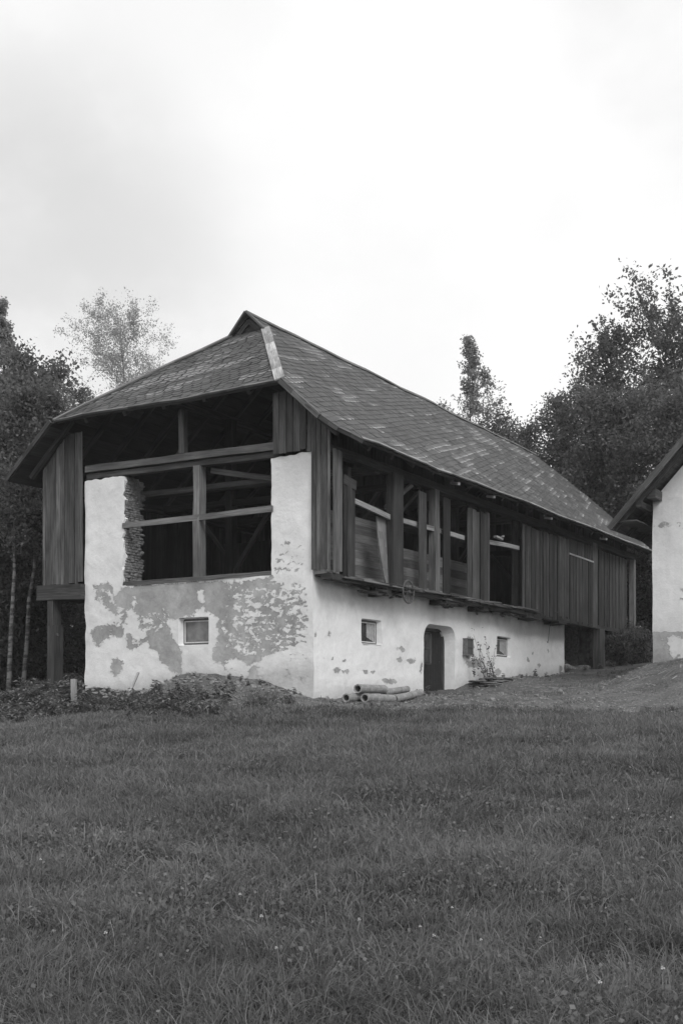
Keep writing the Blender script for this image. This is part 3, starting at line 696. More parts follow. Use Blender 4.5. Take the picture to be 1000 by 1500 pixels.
# open bay under the far end: low stone wall
def stones(mb, p0, p1, h, th, sz=.22):
    p0, p1 = Vector(p0), Vector(p1); L = (p1 - p0).length; d = (p1 - p0).normalized(); nrm = Vector((-d.y, d.x, 0)); z = 0
    while z < h:
        hh = random.uniform(.5, 1) * sz; x = -random.random() * sz
        while x < L:
            ww = random.uniform(.8, 2.2) * sz; c = p0 + d * (x + ww / 2) + Vector((0, 0, z + hh / 2)) + nrm * random.uniform(-.03, .03)
            rock(mb, c, ww * .53, th / 2, hh * .54, math.atan2(d.y, d.x)); x += ww
        z += hh
def rock(mb, c, a, b2, h, rz=0, n=7, tone=None):
    tone = random.random() if tone is None else tone; c = Vector(c); ring = []
    for zz, rr in ((-1, .75), (-.4, 1), (.45, .97), (1, .68)):
        ring.append([c + Matrix.Rotation(rz, 3, 'Z') @ Vector((a * rr * math.copysign(abs(math.cos(t)) ** .6, math.cos(t)) * random.uniform(.88, 1.05), b2 * rr * math.copysign(abs(math.sin(t)) ** .6, math.sin(t)) * random.uniform(.88, 1.05), zz * h * random.uniform(.9, 1.05))) for t in [2 * math.pi * k / 8 for k in range(8)]])
    i = len(mb.v)
    for r in ring: mb.v += [tuple(p) for p in r]
    for k in range(3):
        for e in range(8): mb.f.append((i + k * 8 + e, i + k * 8 + (e + 1) % 8, i + k * 8 + 8 + (e + 1) % 8, i + k * 8 + 8 + e)); mb.uv += [(0, 0)] * 4; mb.tone.append(tone); mb.mi.append(0)
    if mb.lich is None: pass
    mb.f.append(tuple(i + k for k in reversed(range(8)))); mb.f.append(tuple(i + 24 + k for k in range(8))); mb.uv += [(0, 0)] * 16; mb.tone += [tone] * 2; mb.mi += [0, 0]
mb = MB(); z = 3.10
while z < 5.70:
    hh = random.uniform(.045, .085); x = .05
    while x < .60:
        ww = random.uniform(.09, .26); rock(mb, (x + ww / 2, 5.74 + random.uniform(-.03, .02), z + hh / 2), ww * .52, .075, hh * .55, random.uniform(-.12, .12)); x += ww
    z += hh
mb.build('pier_stones', 'stone', barn)
mb = MB(); mb.poly_slab([(18.5, .0, 0), (26, .0, 0), (26, .0, 2.75), (18.5, .0, 2.72)], (0, .4, 0)); stones(mb, (18.5, .0, .6), (26, .0, .6), 2.1, .14, .25)
mb.build('foundation_wall', 'stone_wall', barn)
mb = MB(); mb.poly_slab([(16.1, 2.6, 0), (19.6, 2.6, 0), (19.6, 2.6, 2.9), (16.1, 2.6, 2.9)], (0, .4, 0)); mb.build('bay_wall', 'stone_wall', barn)
mb = MB(); mb.poly_slab([(18.5, .45, 0), (18.9, .45, 0), (18.9, 2.6, 0), (18.5, 2.6, 0)], (0, 0, 2.9)); mb.build('bay_wall', 'stone', barn)

# ---- roof
def clip(poly, cl):
    out = list(poly)
    for i in range(len(cl)):
        a, b2 = cl[i], cl[(i + 1) % len(cl)]; inp = out; out = []
        if not inp: return []
        f = lambda p: (b2[0] - a[0]) * (p[1] - a[1]) - (b2[1] - a[1]) * (p[0] - a[0])
        for k in range(len(inp)):
            p, q = inp[k], inp[(k + 1) % len(inp)]; fp, fq = f(p), f(q)
            if fp >= 0: out.append(p)
            if (fp >= 0) != (fq >= 0):
                t = fp / (fp - fq); out.append((p[0] + (q[0] - p[0]) * t, p[1] + (q[1] - p[1]) * t))
    return out
def sag(a, b2):  # gentle unevenness of an old roof
    return .05 * mnoise.noise(Vector((a * .35, b2 * .4, 0))) + .022 * mnoise.noise(Vector((a * 1.3, b2 * 1.1, 4)))
def slates(mb, to3, nrm, regions, rot, ex=.18, wd=.26, seed=0):
    """courses of slates rising at an angle: a = along eave, b = up the slope"""
    xs = [p[0] for r in regions for p in r]; ys = [p[1] for r in regions for p in r]
    cr, sr = math.cos(rot), math.sin(rot); Rm = max(max(xs) - min(xs), max(ys) - min(ys)) * 1.2; cx, cy = (min(xs) + max(xs)) / 2, (min(ys) + max(ys)) / 2
    n1, n2 = int(Rm / wd) + 2, int(Rm / ex) + 2
    if mb.lich is None: mb.lich = []
    for j in range(-n2, n2):
        off = random.random() * wd
        for i in range(-n1, n1):
            x0 = i * wd + off + random.uniform(-.012, .012); y0 = j * ex + random.uniform(-.008, .008); x1 = x0 + wd * .99; L = ex * 1.35
            cxx, cyy = cx + cr * x0 - sr * y0, cy + sr * x0 + cr * y0
            if not (min(xs) - .6 < cxx < max(xs) + .6 and min(ys) - .6 < cyy < max(ys) + .6): continue
            loc = [(x0 + .02, y0 + .05), (x0 + .10, y0), (x1 - .05, y0 + .005), (x1, y0 + .045), (x1, y0 + L), (x0, y0 + L)]
            pl = [(cx + cr * a - sr * b2, cy + sr * a + cr * b2) for a, b2 in loc]
            tone = random.random(); li = mnoise.noise(Vector((x0 * .55, y0 * 3.7, seed + 2.5))) + .45 * mnoise.noise(Vector((cxx * .45, cyy * .45, 9))) + .25 * mnoise.noise(Vector((x0 * 2.2, y0 * 4, 1))) ; lift = random.uniform(.010, .022); tw = random.uniform(-.006, .006)
            for rg in regions:
                q = clip(pl, rg)
                if len(q) < 3: continue
                top, uv = [], []
                for (a, b2) in q:
                    la = (a - cx) * cr + (b2 - cy) * sr; lb = -(a - cx) * sr + (b2 - cy) * cr
                    f = (lb - y0) / L; h = .012 + lift * (1 - f) + tw * ((la - x0) / wd - .5)
                    top.append(to3(a, b2) + nrm * (h + sag(a, b2))); uv.append(((la - x0) / wd, f))
                mb.face(top, uv, tone); mb.lich.append(li)
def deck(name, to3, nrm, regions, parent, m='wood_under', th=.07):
    mb = MB()
    for rg in regions:
        # boards across the slope so the underside reads as boarding
        ys = [p[1] for p in rg]; y = min(ys)
        while y < max(ys) - 1e-3:
            y2 = min(y + .32, max(ys)); q = clip([(-5, y), (30, y), (30, y2 - .006), (-5, y2 - .006)], rg); tone = random.random()
            if len(q) >= 3:
                # split lengthwise so it can follow the sag
                xs = [p[0] for p in q]; n = max(1, int((max(xs) - min(xs)) / 1.2))
                for k in range(n):
                    u0, u1 = min(xs) + (max(xs) - min(xs)) * k / n, min(xs) + (max(xs) - min(xs)) * (k + 1) / n
                    qq = clip([(u0, -9), (u1, -9), (u1, 20), (u0, 20)], q)
                    if len(qq) < 3: continue
                    a = [to3(*p) + nrm * sag(*p) for p in qq]; b3 = [p - nrm * th for p in a]; uv = [(p[0], p[1]) for p in qq]
                    mb.face(a, uv, tone); mb.face(list(reversed(b3)), list(reversed(uv)), tone)
                    for e in range(len(a)): g = (e + 1) % len(a); mb.face([a[e], b3[e], b3[g], a[g]], [uv[e], (uv[e][0], uv[e][1] + .05), (uv[g][0], uv[g][1] + .05), uv[g]], tone)
            y = y2
    return mb.build(name, m, parent)
sl = math.hypot(5.1, 4.52); ct, st = 5.1 / sl, 4.52 / sl
BH = (9.95 - 5.93) / 4.52 * sl; B1 = (7.28 - 5.93) / 4.52 * sl
regR = [[(2.95, 0), (23.0, 0), (23.2, sl), (2.95, sl)], [(-.70, .62), (-.42, .25), (.35, 0), (2.95, 0), (2.95, BH), (-.66, B1)]]
regL = [regR[0], [(-.75, 0), (2.95, 0), (2.95, BH), (-.66, B1)]]
to_r = lambda a, b2: Vector((a, -1.1 + b2 * ct, 5.93 + b2 * st)); n_r = Vector((0, -st, ct))
to_l = lambda a, b2: Vector((a, 9.1 - b2 * ct, 5.93 + b2 * st)); n_l = Vector((0, st, ct))
hl = math.hypot(3.6, 2.67); hc, hs = 3.6 / hl, 2.67 / hl
to_h = lambda a, b2: Vector((-.6 + b2 * hc, 7.55 - a, 7.28 + b2 * hs)); n_h = Vector((-hs, 0, hc))
regH = [[(0, 0), (7.1, 0), (4.1, hl), (3.0, hl)]]
for nm, to3, nr, rg, rot in (('roof', to_r, n_r, regR, R(22)), ('roof', to_l, n_l, regL, R(-22)), ('hip_roof', to_h, n_h, regH, R(14))):
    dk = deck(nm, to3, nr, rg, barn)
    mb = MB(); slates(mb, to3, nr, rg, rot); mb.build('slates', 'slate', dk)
# eave fascia battens and verge boards
def along(to3, nr, p0, p1, w, h, name, m, off=.0, tone=.5, n=12, parent=barn):
    mb = MB()
    for k in range(n):
        a = (p0[0] + (p1[0] - p0[0]) * k / n, p0[1] + (p1[1] - p0[1]) * k / n); b2 = (p0[0] + (p1[0] - p0[0]) * (k + 1) / n, p0[1] + (p1[1] - p0[1]) * (k + 1) / n)
        mb.beam(to3(*a) + nr * (off + sag(*a)), to3(*b2) + nr * (off + sag(*b2)), w, h, up=tuple(nr), tone=tone + random.uniform(-.2, .2))
    return mb.build(name, m, parent)
along(to_r, n_r, (.3, .03), (23.0, .03), .10, .03, 'eave_strip', 'wood_pale', .05, .3, 30)
along(to_r, n_r, (-.72, .60), (-.68, B1), .07, .12, 'verge_board', 'wood_mid', .0, .6, 3); along(to_r, n_r, (-.72, .60), (-.42, .24), .07, .10, 'verge_board', 'wood_mid', .0, .6, 2); along(to_r, n_r, (-.42, .24), (.35, .0), .07, .09, 'verge_board', 'wood_mid', .0, .6, 2)
along(to_l, n_l, (-.78, 0), (-.70, B1), .07, .12, 'verge_board', 'wood_dark', .0, .4, 5)
along(to_h, n_h, (0, .02), (7.1, .02), .08, .05, 'eave_strip', 'wood_mid', .02, .6, 14)
along(to_h, n_h, (7.08, .0), (4.12, hl), .24, .035, 'hip_cap', 'wood_pale', .055, .8, 6)
along(to_h, n_h, (.02, .0), (2.98, hl), .16, .04, 'hip_cap', 'wood_mid', .05, .8, 6)
along(to_r, n_r, (2.9, sl - .04), (23.2, sl - .04), .22, .03, 'ridge_cap', 'wood_mid', .045, .6, 26); along(to_l, n_l, (2.9, sl - .07), (23.2, sl - .07), .2, .03, 'ridge_cap', 'wood_mid', .045, .5, 26)
mb = MB(); mb.poly_slab([(3.05, 3.45, 9.9), (3.05, 4.55, 9.9), (3.05, 4, 10.40)], (.04, 0, 0)); mb.build('gablet', 'wood_dark', barn)
for sg in (-1, 1):
    mb = MB(); mb.beam((2.93, 4 + sg * .60, 9.93), (2.88, 4 + sg * .01, 10.50), .10, .05, up=(0, sg, 1), tone=.6); mb.build('gablet_board', 'wood_mid', barn)
# rafters under the overhang and inside
for k in range(22):
    s_ = -.2 + k * 1.08
    for to3, nr in ((to_r, n_r), (to_l, n_l)):
        b1 = sl if s_ > 3 else max(B1, (s_ + .6) / 3.6 * (BH - B1) + B1) - .1
        mb = MB(); p0, p1 = to3(s_, .30 if k == 0 else .05) - nr * .13, to3(s_, b1 - .1) - nr * .13
        mb.beam(p0, p1, .11, .12, tone=.5); mb.build('rafter', 'wood_dark', barn)
for a in (1.0, 2.3, 3.55, 4.8, 6.1):
    mb = MB(); top = hl if 3 <= a <= 4.1 else (a / 3.0 if a < 3 else (7.1 - a) / 3.0) * hl
    mb.beam(to_h(a, .05) - n_h * .13, to_h(a, top - .1) - n_h * .13, .1, .12, tone=.5); mb.build('rafter', 'wood_dark', barn)
for s_ in (5.45, 7.72, 12.07, 17.3):
    mb = MB(); mb.beam((s_, -1.04, 5.81), (s_ + .01, -.80, 5.86), .10, .07, tone=.9); mb.build('rafter_tail', 'wood_pale', barn)
# ---------------------------------------------------------------- things on and by the barn
def farm_thing(name, label, cat, s_, t_, z, group=None, rz=0):
    p = farm(s_, t_, z); o = empty(name, p, ANG + rz); tag(o, label, cat, group); return o
# wheel
wh = farm_thing('wagon_wheel', 'small spoked wagon wheel hanging on the wall below the timber gallery', 'wheel', 3.45, -.60, 2.82)
mb = MB(); n = 24; mb.tube([(.285 * math.cos(2 * math.pi * k / n), 0, .285 * math.sin(2 * math.pi * k / n)) for k in range(n + 1)], .022, 6, caps=False); mb.build('rim', 'wood_mid', wh)
mb = MB(); mb.tube([(0, -.05, 0), (0, .05, 0)], .045, 8); mb.build('hub', 'wood_mid', wh)
for k in range(8):
    a = 2 * math.pi * k / 8; mb = MB(); mb.tube([(.04 * math.cos(a), 0, .04 * math.sin(a)), (.27 * math.cos(a), 0, .27 * math.sin(a))], .010, 5); mb.build('spoke', 'wood_mid', wh)
# wire hook
mb = MB(); o = farm_thing('wire_hook', 'bent iron wire hanging from the gallery down over the white wall', 'hook', 13.76, -.2, 3.0)
mb.tube([(-.25, -.35, .03), (.15, -.35, .03), (.0, -.33, -.0), (.0, -.1, -.45), (.02, -.05, -.93), (-.06, -.06, -.98), (-.12, -.06, -.92)], .009, 5); h_ = mb.build('wire', 'rust', o)
# box on wall
bx = farm_thing('meter_box', 'small weathered grey box fixed to the white wall beside the doorway', 'box', 8.02, -.0, 1.42)
mb = MB(); mb.beam((-.18, -.08, 0), (-.18, -.08, .46), .012, .14); mb.beam((.2, -.08, 0), (.2, -.08, .46), .012, .14); mb.beam((-.2, -.08, .46), (.22, -.08, .46), .18, .03); mb.beam((-.19, -.08, 0), (.21, -.08, 0), .15, .03); mb.poly_slab([(-.18, -.005, .01), (.2, -.005, .01), (.2, -.005, .45), (-.18, -.005, .45)], (0, -.02, 0)); mb.build('casing', 'metal_grey', bx)
mb = MB(); mb.poly_slab([(-.16, -.13, .03), (.18, -.13, .03), (.18, -.13, .43), (-.16, -.13, .43)], (0, -.015, 0)); mb.beam((-.12, -.15, .2), (.14, -.15, .2), .02, .02); mb.build('door', 'wood_mid', bx)
# drain pipes lying by the wall
def pipe(label, s0, t0, z0, s1, t1, z1, r):
    p0, p1 = farm(s0, t0, z0), farm(s1, t1, z1); d = (p1 - p0).normalized(); x = d.orthogonal().normalized(); y = d.cross(x); mb = MB(); n = 20
    prof = [(0, r * .72), (0, r), (.03, r * 1.02), (.5, r * .99), (.97, r * 1.02), (1, r), (1, r * .72), (.5, r * .72), (0, r * .72)]
    L = (p1 - p0).length
    rings = [[p0 + d * (f * L) + (x * math.cos(2 * math.pi * a / n) + y * math.sin(2 * math.pi * a / n)) * rr * (1 + .03 * math.sin(3 * a + f * 5)) - p0 for a in range(n)] for f, rr in prof]
    for ra, rb in zip(rings, rings[1:]):
        for a in range(n): mb.face([ra[a], ra[(a + 1) % n], rb[(a + 1) % n], rb[a]])
    o = mb.build('clay_pipe', 'clay', smooth=True); o.location = p0; tag(o, label, 'pipe', 'clay pipes lying by the white wall')
pz = lambda s_, t_: float(gz([farm(s_, t_).x], [farm(s_, t_).y])[0])
pipe('long hollow clay pipe resting on top of the stacked pipes', 0.95, -.62, pz(.95, -.62) + .31, 2.55, -.42, pz(2.5, -.42) + .30, .105)
pipe('hollow clay pipe lying on the ground under the topmost pipe, in front', 1.0, -.78, pz(1.0, -.78) + .09, 2.6, -.62, pz(2.6, -.62) + .09, .105)
pipe('short hollow clay pipe end lying nearest the corner of the barn', .55, -.55, pz(.55, -.55) + .09, 1.9, -.38, pz(1.9, -.38) + .09, .10)
pipe('clay pipe lying behind the front pipe row and close to the wall', 2.7, -.32, pz(2.7, -.32) + .20, 4.1, -.22, pz(4.1, -.22) + .17, .085)
pipe('clay pipe lying nearest the doorway', 2.75, -.60, pz(2.75, -.6) + .08, 4.4, -.45, pz(4.4, -.45) + .08, .095)
# slabs and stones beside the door
sp_ = [farm_thing('stone_slab_pile', 'low pile of flat stone slabs against the white wall right of the doorway', 'stone pile', 8.2, -.45, pz(8.2, -.45) - .05)][0]
mb = MB()
for k in range(34):
    lv = k // 11; x_ = random.uniform(-.5 + .06 * lv, 1.9 - .25 * lv); rock(mb, (x_, random.uniform(-.2, .25), .05 + .062 * lv + .10 * max(0, x_)), random.uniform(.14, .34), random.uniform(.10, .2), random.uniform(.022, .036), random.uniform(-.3, .3))
mb.build('slabs', 'stone_wall', sp_)
# rubble in the open bay
rb_ = farm_thing('rubble_heap', 'heap of grey field stones inside the open bay under the barn end', 'stone heap', 17.2, 1.2, pz(17.2, 1.2)); mb = MB()
for k in range(90):
    a, b2 = random.gauss(0, .6), random.gauss(0, .45); rock(mb, (a, b2, max(.05, 1.0 - 1.0 * math.hypot(a, b2 * 1.3)) * random.uniform(.7, 1)), random.uniform(.12, .28), random.uniform(.1, .2), random.uniform(.06, .13), random.uniform(0, 3))
mb.build('stones', 'stone', rb_)

# ---------------------------------------------------------------- the white house on the right
HP = Vector((455 / 1675 * 32, 32, 0)); house = empty('white_house', HP, ANG)
tag(house, 'white plastered house with bare grey plinth and steep dark eaves at the right edge', 'house')
def hwear(co):
    P = co[:, 1:3]; w = np.minimum((2.15 - P[:, 1]) * 1.0, .3); w = np.where(P[:, 1] > 2.1, -.3, w)
    w2 = -sdist(P, [(-.55, 1.32), (-.35, 1.75), (-.55, 1.95), (-1.0, 1.75), (-1.6, 1.8), (-1.7, 1.3), (-1.0, 1.25)]); w = np.minimum(w, w2)
    w = np.maximum(w, blobs(P, [((-.25, 5.0), .15, .03), ((-.8, 4.9), .05, .05), ((-.95, 3.2), .1, .05), ((-1.0, 2.9), .2, .04), ((-1.1, 4.3), .04, .08)]))
    w = np.where((co[:, 0] > .05) & (P[:, 1] > 2.1), -1, w)
    return np.clip(w * 2, -1, .3), np.full(len(P), .14), np.clip((3.4 - P[:, 1]) / 1.4, 0, 1) * .20 + np.clip((P[:, 1] - 5.0) / 2, 0, 1) * .1
hb = grid_box(0, 9, -8, 0, .3, 5.75, .15)
for v in hb.verts: v.co = wob(v.co, .018)
me = carve(temp_obj(hb), []); finish_wall(me, 'wall', hwear, house)
HS = 1.06; zr0 = 5.90
mb = MB(); mb.poly_slab([(.02, -.02, 5.72), (.02, -7.98, 5.72), (.02, -4, 5.72 + 3.98 * HS + .1)], (.4, 0, 0)); g_ = mb.build('gable', 'plaster', house)
for nm in ('wear', 'speck', 'dirt'): g_.data.attributes.new(nm, 'FLOAT', 'POINT')
g_.data.attributes['wear'].data.foreach_set('value', [-1.0] * len(g_.data.vertices))
hL = math.hypot(1, HS)
def hroof(sg):
    f = (lambda a, b2: Vector((a, (-4 + 4.95) - b2 / hL, zr0 - .95 * HS + b2 * HS / hL))) if sg > 0 else (lambda a, b2: Vector((a, (-4 - 4.95) + b2 / hL, zr0 - .95 * HS + b2 * HS / hL)))
    return f, Vector((0, sg * HS / hL, 1 / hL))
for sg in (1, -1):
    f, nr = hroof(sg); Lr = 4.95 * hL
    rg = [[(-1.0, 0), (9.8, 0), (9.8, Lr), (-1.0, Lr)]]; dk = deck('roof', f, nr, rg, house, 'wood_dark', .05)
    mb = MB(); slates(mb, f, nr, rg, R(22) * sg, .25, .34); mb.build('slates', 'slate', dk)
    along(f, nr, (-1.02, 0), (-1.02, Lr), .05, .16, 'verge_board', 'wood_mid', -.02, .5, 10, house)
    for k in range(9):
        mb = MB(); mb.beam(f(-.75 + k * 1.2, .05) - nr * .11, f(-.75 + k * 1.2, Lr - .1) - nr * .11, .1, .12, tone=.4); mb.build('rafter', 'wood_dark', house)
mb = MB(); mb.beam((-.62, -.15, 5.80), (.0, -.15, 5.80), .24, .26, jit=.01, tone=.4); mb.build('purlin_end', 'wood_mid', house)
mb = MB(); mb.beam((-.9, .12, 5.48), (9, .12, 5.48), .16, .16, tone=.3); mb.build('eave_purlin', 'wood_dark', house)
planks('soffit_boards', 'wood_dark', lambda a, o, z: (a, z, 5.02 + o), -.9, 9, .2, .86, parent=house, w=(.3, .5))

# ---------------------------------------------------------------- trees
def leaf_mesh(P, size, tone, droop=0.0, asp=.55):
    n = len(P); a = rng.normal(size=(n, 3)); a /= np.linalg.norm(a, axis=1)[:, None]
    a[:, 2] -= droop; a /= np.linalg.norm(a, axis=1)[:, None]
    b2 = rng.normal(size=(n, 3)); b2 -= (a * b2).sum(1)[:, None] * a; b2 /= np.linalg.norm(b2, axis=1)[:, None]
    s_ = (size * rng.uniform(.6, 1.3, n))[:, None]
    V = np.stack([P - a * s_ * .5, P + b2 * s_ * asp * .5, P + a * s_ * .5, P - b2 * s_ * asp * .5], 1).reshape(-1, 3)
    return V, np.arange(4 * n).reshape(n, 4), tone
def tree(name, label, cat, x, y, H, W, kind='broad', leaf=.13, nleaf=16000, lm='leaf_mid', bark='bark', seed=1, group=None, base=.25, tr=.16, zb=None, clump=.45, lean=(0, 0), stems=1, limbs=34):
    rnd = random.Random(seed); r2 = np.random.default_rng(seed)
    zb = g1(x, y) - .1 if zb is None else zb
    root = empty(name, (x, y, zb)); tag(root, label, cat, group)
    mb = MB(); tips = []
    def limb(p, d, L, r, depth):
        n = 4; pts = [Vector(p)]; dd = Vector(d)
        for k in range(n):
            dd = (dd + Vector((rnd.gauss(0, .16), rnd.gauss(0, .16), rnd.gauss(.05 if kind != 'weep' else -.08, .10)))).normalized(); pts.append(pts[-1] + dd * L / n)
        mb.tube(pts, [r * (1 - .2 * k) for k in range(5)], 5 if depth else 6, caps=False)
        for k in (1, 2, 3, 4): tips.append((pts[k], depth, L))
        if depth < 2:
            for k in range(4 if depth == 0 else 3):
                q = pts[1 + k % 4]; nd = (dd + Vector((rnd.gauss(0, .75), rnd.gauss(0, .75), rnd.gauss(.12, .45)))).normalized()
                limb(q, nd, L * rnd.uniform(.4, .65), r * .5, depth + 1)
    for st_ in range(stems):
        ang = rnd.random() * 6.28; sx, sy = (math.cos(ang) * .5, math.sin(ang) * .5) if stems > 1 else (0, 0)
        top = Vector((lean[0] + sx * W * .35 * (stems > 1), lean[1] + sy * W * .35 * (stems > 1), H * (.93 if stems == 1 else rnd.uniform(.7, .95)))); pts = []
        n = 9
        for k in range(n + 1):
            f = k / n; pts.append(Vector((sx * .3, sy * .3, 0)).lerp(top, f) + Vector((rnd.gauss(0, .02) * H * .25 * f ** .5, rnd.gauss(0, .02) * H * .25 * f ** .5, 0)))
        mb.tube(pts, [max(.02, tr * (1 - .88 * k / n)) for k in range(n + 1)], 8, caps=False)
        for i in range(limbs // stems):
            f = base + (1 - base) * ((i + rnd.random() * .8) / (limbs // stems)); q = f * n; k = min(int(q), n - 1); p = pts[k].lerp(pts[k + 1], q - k)
            if kind == 'broad': rad = math.sin(math.pi * min(1, (1 - f) / (1 - base) * .85 + .12)) ** .6; el = rnd.uniform(.1, .9) + f * .4
            elif kind == 'cone': rad = (1 - f) / (1 - base) * .95 + .05; el = rnd.uniform(-.1, .25)
            elif kind == 'poplar': rad = .10 + 1.1 * ((1 - f) / (1 - base)) ** 1.05; el = rnd.uniform(.5, 1.3)
            elif kind == 'fan': rad = math.sin(math.pi * min(1, (1 - f) / (1 - base) * .7 + .15)) ** .7; el = rnd.uniform(.7, 1.5)
            else: rad = .6; el = .3
            az = rnd.random() * 6.283 + i * 2.4; L = W / 2 * rad * rnd.uniform(.55, 1.0) * (.75 if stems == 1 else .6)
            limb(p, Vector((math.cos(az), math.sin(az), el)).normalized(), L, tr * .32 * (1.1 - f), 0)
    mb.build('trunk', bark, root, smooth=True)
    T = np.array([tuple(t[0]) for t in tips]); wgt = np.array([.5 if t[1] == 0 else (1 if t[1] == 1 else 1.3) for t in tips]); wgt /= wgt.sum()
    idx = r2.choice(len(T), nleaf, p=wgt); sp = clump * (.5 + r2.random(len(T)))[idx]
    dv = r2.normal(size=(nleaf, 3)); dv /= np.linalg.norm(dv, axis=1)[:, None]; P = T[idx] + dv * (r2.random(nleaf) ** .6)[:, None] * sp[:, None] * .75
    ct_ = r2.random(len(T))[idx]
    V, F, tn = leaf_mesh(P, leaf, np.clip(.25 + .5 * ct_ + r2.normal(size=nleaf) * .2, 0, 1), .5 if kind in ('weep',) else 0)
    fastmesh('crown', V, F, tn, lm, root)
    return root
def U(u, Y): return (u - 500) / 1675 * Y
def zt(v, Y): return (1032 - v) / 1675 * Y
def T(name, label, u, Y, vtop, W, **k):
    x = U(u, Y); zb = g1(x, Y) - .1; return tree(name, label, k.pop('cat', 'tree'), x, Y, zt(vtop, Y) - zb, W, zb=zb, **k)
# left
T('larch_tree', 'tall feathery larch at the far left edge, its drooping twigs above the other trees', 4, 40, 398, 6.4, kind='cone', leaf=.10, nleaf=42000, lm='leaf_poplar', seed=3, limbs=80, base=.15, clump=.26, tr=.2)
T('broadleaf_tree', 'dense dark leafy tree with a rounded top standing right of the larch', 48, 38, 520, 5.5, leaf=.15, nleaf=30000, lm='leaf_mid', seed=4, base=.12, clump=.75, limbs=44)
T('broadleaf_tree', 'dense leafy tree partly out of frame under the larch', -20, 36, 560, 5.5, leaf=.15, nleaf=24000, lm='leaf_mid', seed=5, base=.1, clump=.8, limbs=40)
T('sparse_birch_tree', 'pale airy tree with thin fan of branches rising behind the left roof slope', 178, 54, 450, 8.8, kind='fan', leaf=.095, nleaf=30000, lm='leaf_pale', bark='stem', seed=11, base=.42, tr=.15, clump=.40, limbs=64)
T('small_tree', 'small dark bushy tree just above the left roof corner', 116, 46, 545, 2.6, leaf=.13, nleaf=9000, lm='leaf_mid', seed=13, base=.3, clump=.5, tr=.1)
T('pale_sapling', 'light thin sapling between the dark bushes and the pale birch', 92, 50, 560, 3.2, kind='fan', leaf=.12, nleaf=5000, lm='leaf_pale', bark='stem', seed=14, base=.3, clump=.5, tr=.08)
for k, (u, Y, v, W, lab) in enumerate(((15, 35, 690, 4.2, 'dark shrub at the left edge behind the birch stems'), (70, 36.5, 640, 4.0, 'dark tall shrub behind the left gallery post'), (112, 39, 780, 3.6, 'dark shrub showing under the left gallery next to the white wall'), (-30, 33, 760, 4, 'low dark shrub at the frame edge, leftmost of the shrubs'), (45, 34, 850, 3.4, 'low dark shrub between the two birch stems'))):
    T('shrub', lab, u, Y, v, W, cat='shrub', leaf=.13, nleaf=19000, lm='leaf_dark' if k < 3 else 'leaf_shade', seed=40 + k, base=.03, clump=.8, stems=3, limbs=36, tr=.08, group='dark shrubs left of the barn')
for (u0, u1, Y, lab, sd_) in ((25, 12, 32, 'slender birch with pale bark, leftmost of the two stems', 61), (51, 33, 32.5, 'slender leaning birch with pale bark beside the gallery post', 62)):
    x = U(u1, Y); T('birch_tree', lab, u1, Y, 560, 3.0, leaf=.11, nleaf=9000, lm='leaf_mid', bark='birch_bark', seed=sd_, base=.5, tr=.075, clump=.6, limbs=24, lean=((u0 - u1) / 1675 * Y * 1.7, 0), group='birches left of the barn')
# right
T('poplar_tree', 'slim upright tree whose pointed top rises alone above the barn ridge', 688, 58, 466, 9.0, kind='poplar', leaf=.15, nleaf=11000, lm='leaf_poplar', seed=21, base=.3, tr=.10, clump=.34, limbs=60)
T('small_tree', 'small tree peeping over the ridge just left of the pointed poplar', 646, 58, 578, 1.8, leaf=.17, nleaf=3500, lm='leaf_mid', seed=22, base=.4, clump=.5, tr=.08, kind='fan')
for k, (u, Y, v, W, n_, lab) in enumerate(((735, 56, 592, 3.6, 8000, 'low leafy tree over the ridge right of the poplar'), (775, 54, 610, 3.6, 9000, 'leafy tree above the ridge between the poplar and the dark wood'), (815, 52, 575, 4.6, 16000, 'feathery topped tree where the dark wood begins'),
                                    (862, 50, 560, 5.5, 26000, 'dark dense tree above the far end of the roof'), (925, 49, 575, 6.0, 28000, 'dark dense tree behind the eaves of the white house'), (990, 47, 590, 6.0, 24000, 'dark dense tree behind the white house roof'), (757, 57, 622, 3.6, 9000, 'low leafy tree filling the dip above the ridge beside the dark wood'), (722, 57, 612, 3.0, 7000, 'small leafy tree touching the right foot of the poplar'), (885, 57, 610, 7.0, 24000, 'dark dense tree farthest back behind the dark wood'))):
    T('hazel_tree', lab, u, Y, v, W, kind='fan' if k < 3 or k in (6, 7) else 'broad', leaf=.15, nleaf=n_, lm='leaf_mid', seed=70 + k, base=.15, clump=.7, limbs=44, tr=.14, group='trees behind the barn')
T('oak_tree', 'smaller round oak crown leaning out left of the large spreading oak', 893, 53, 478, 6.5, leaf=.18, nleaf=12500, lm='leaf_mid', seed=36, base=.35, tr=.18, clump=.48, limbs=50, kind='fan')
T('oak_tree', 'large spreading oak with open dark branches at the upper right', 985, 52, 474, 12, leaf=.18, nleaf=25000, lm='leaf_mid', seed=31, base=.35, tr=.28, clump=.50, limbs=60, kind='fan')
for k, (u, Y, v, W, lab) in enumerate(((900, 52, 700, 5, 'dark shrub behind the far roof verge'), (942, 50, 790, 4, 'dark shrub in the gap between barn and white house'), (850, 54, 660, 5, 'dark shrub above the roof end'), (985, 50, 680, 5, 'dark shrub behind the eaves of the house'))):
    T('shrub', lab, u, Y, v, W, cat='shrub', leaf=.16, nleaf=17000, lm='leaf_dark', seed=90 + k, base=.03, clump=.85, stems=3, limbs=36, tr=.08, group='dark shrubs behind the barn')
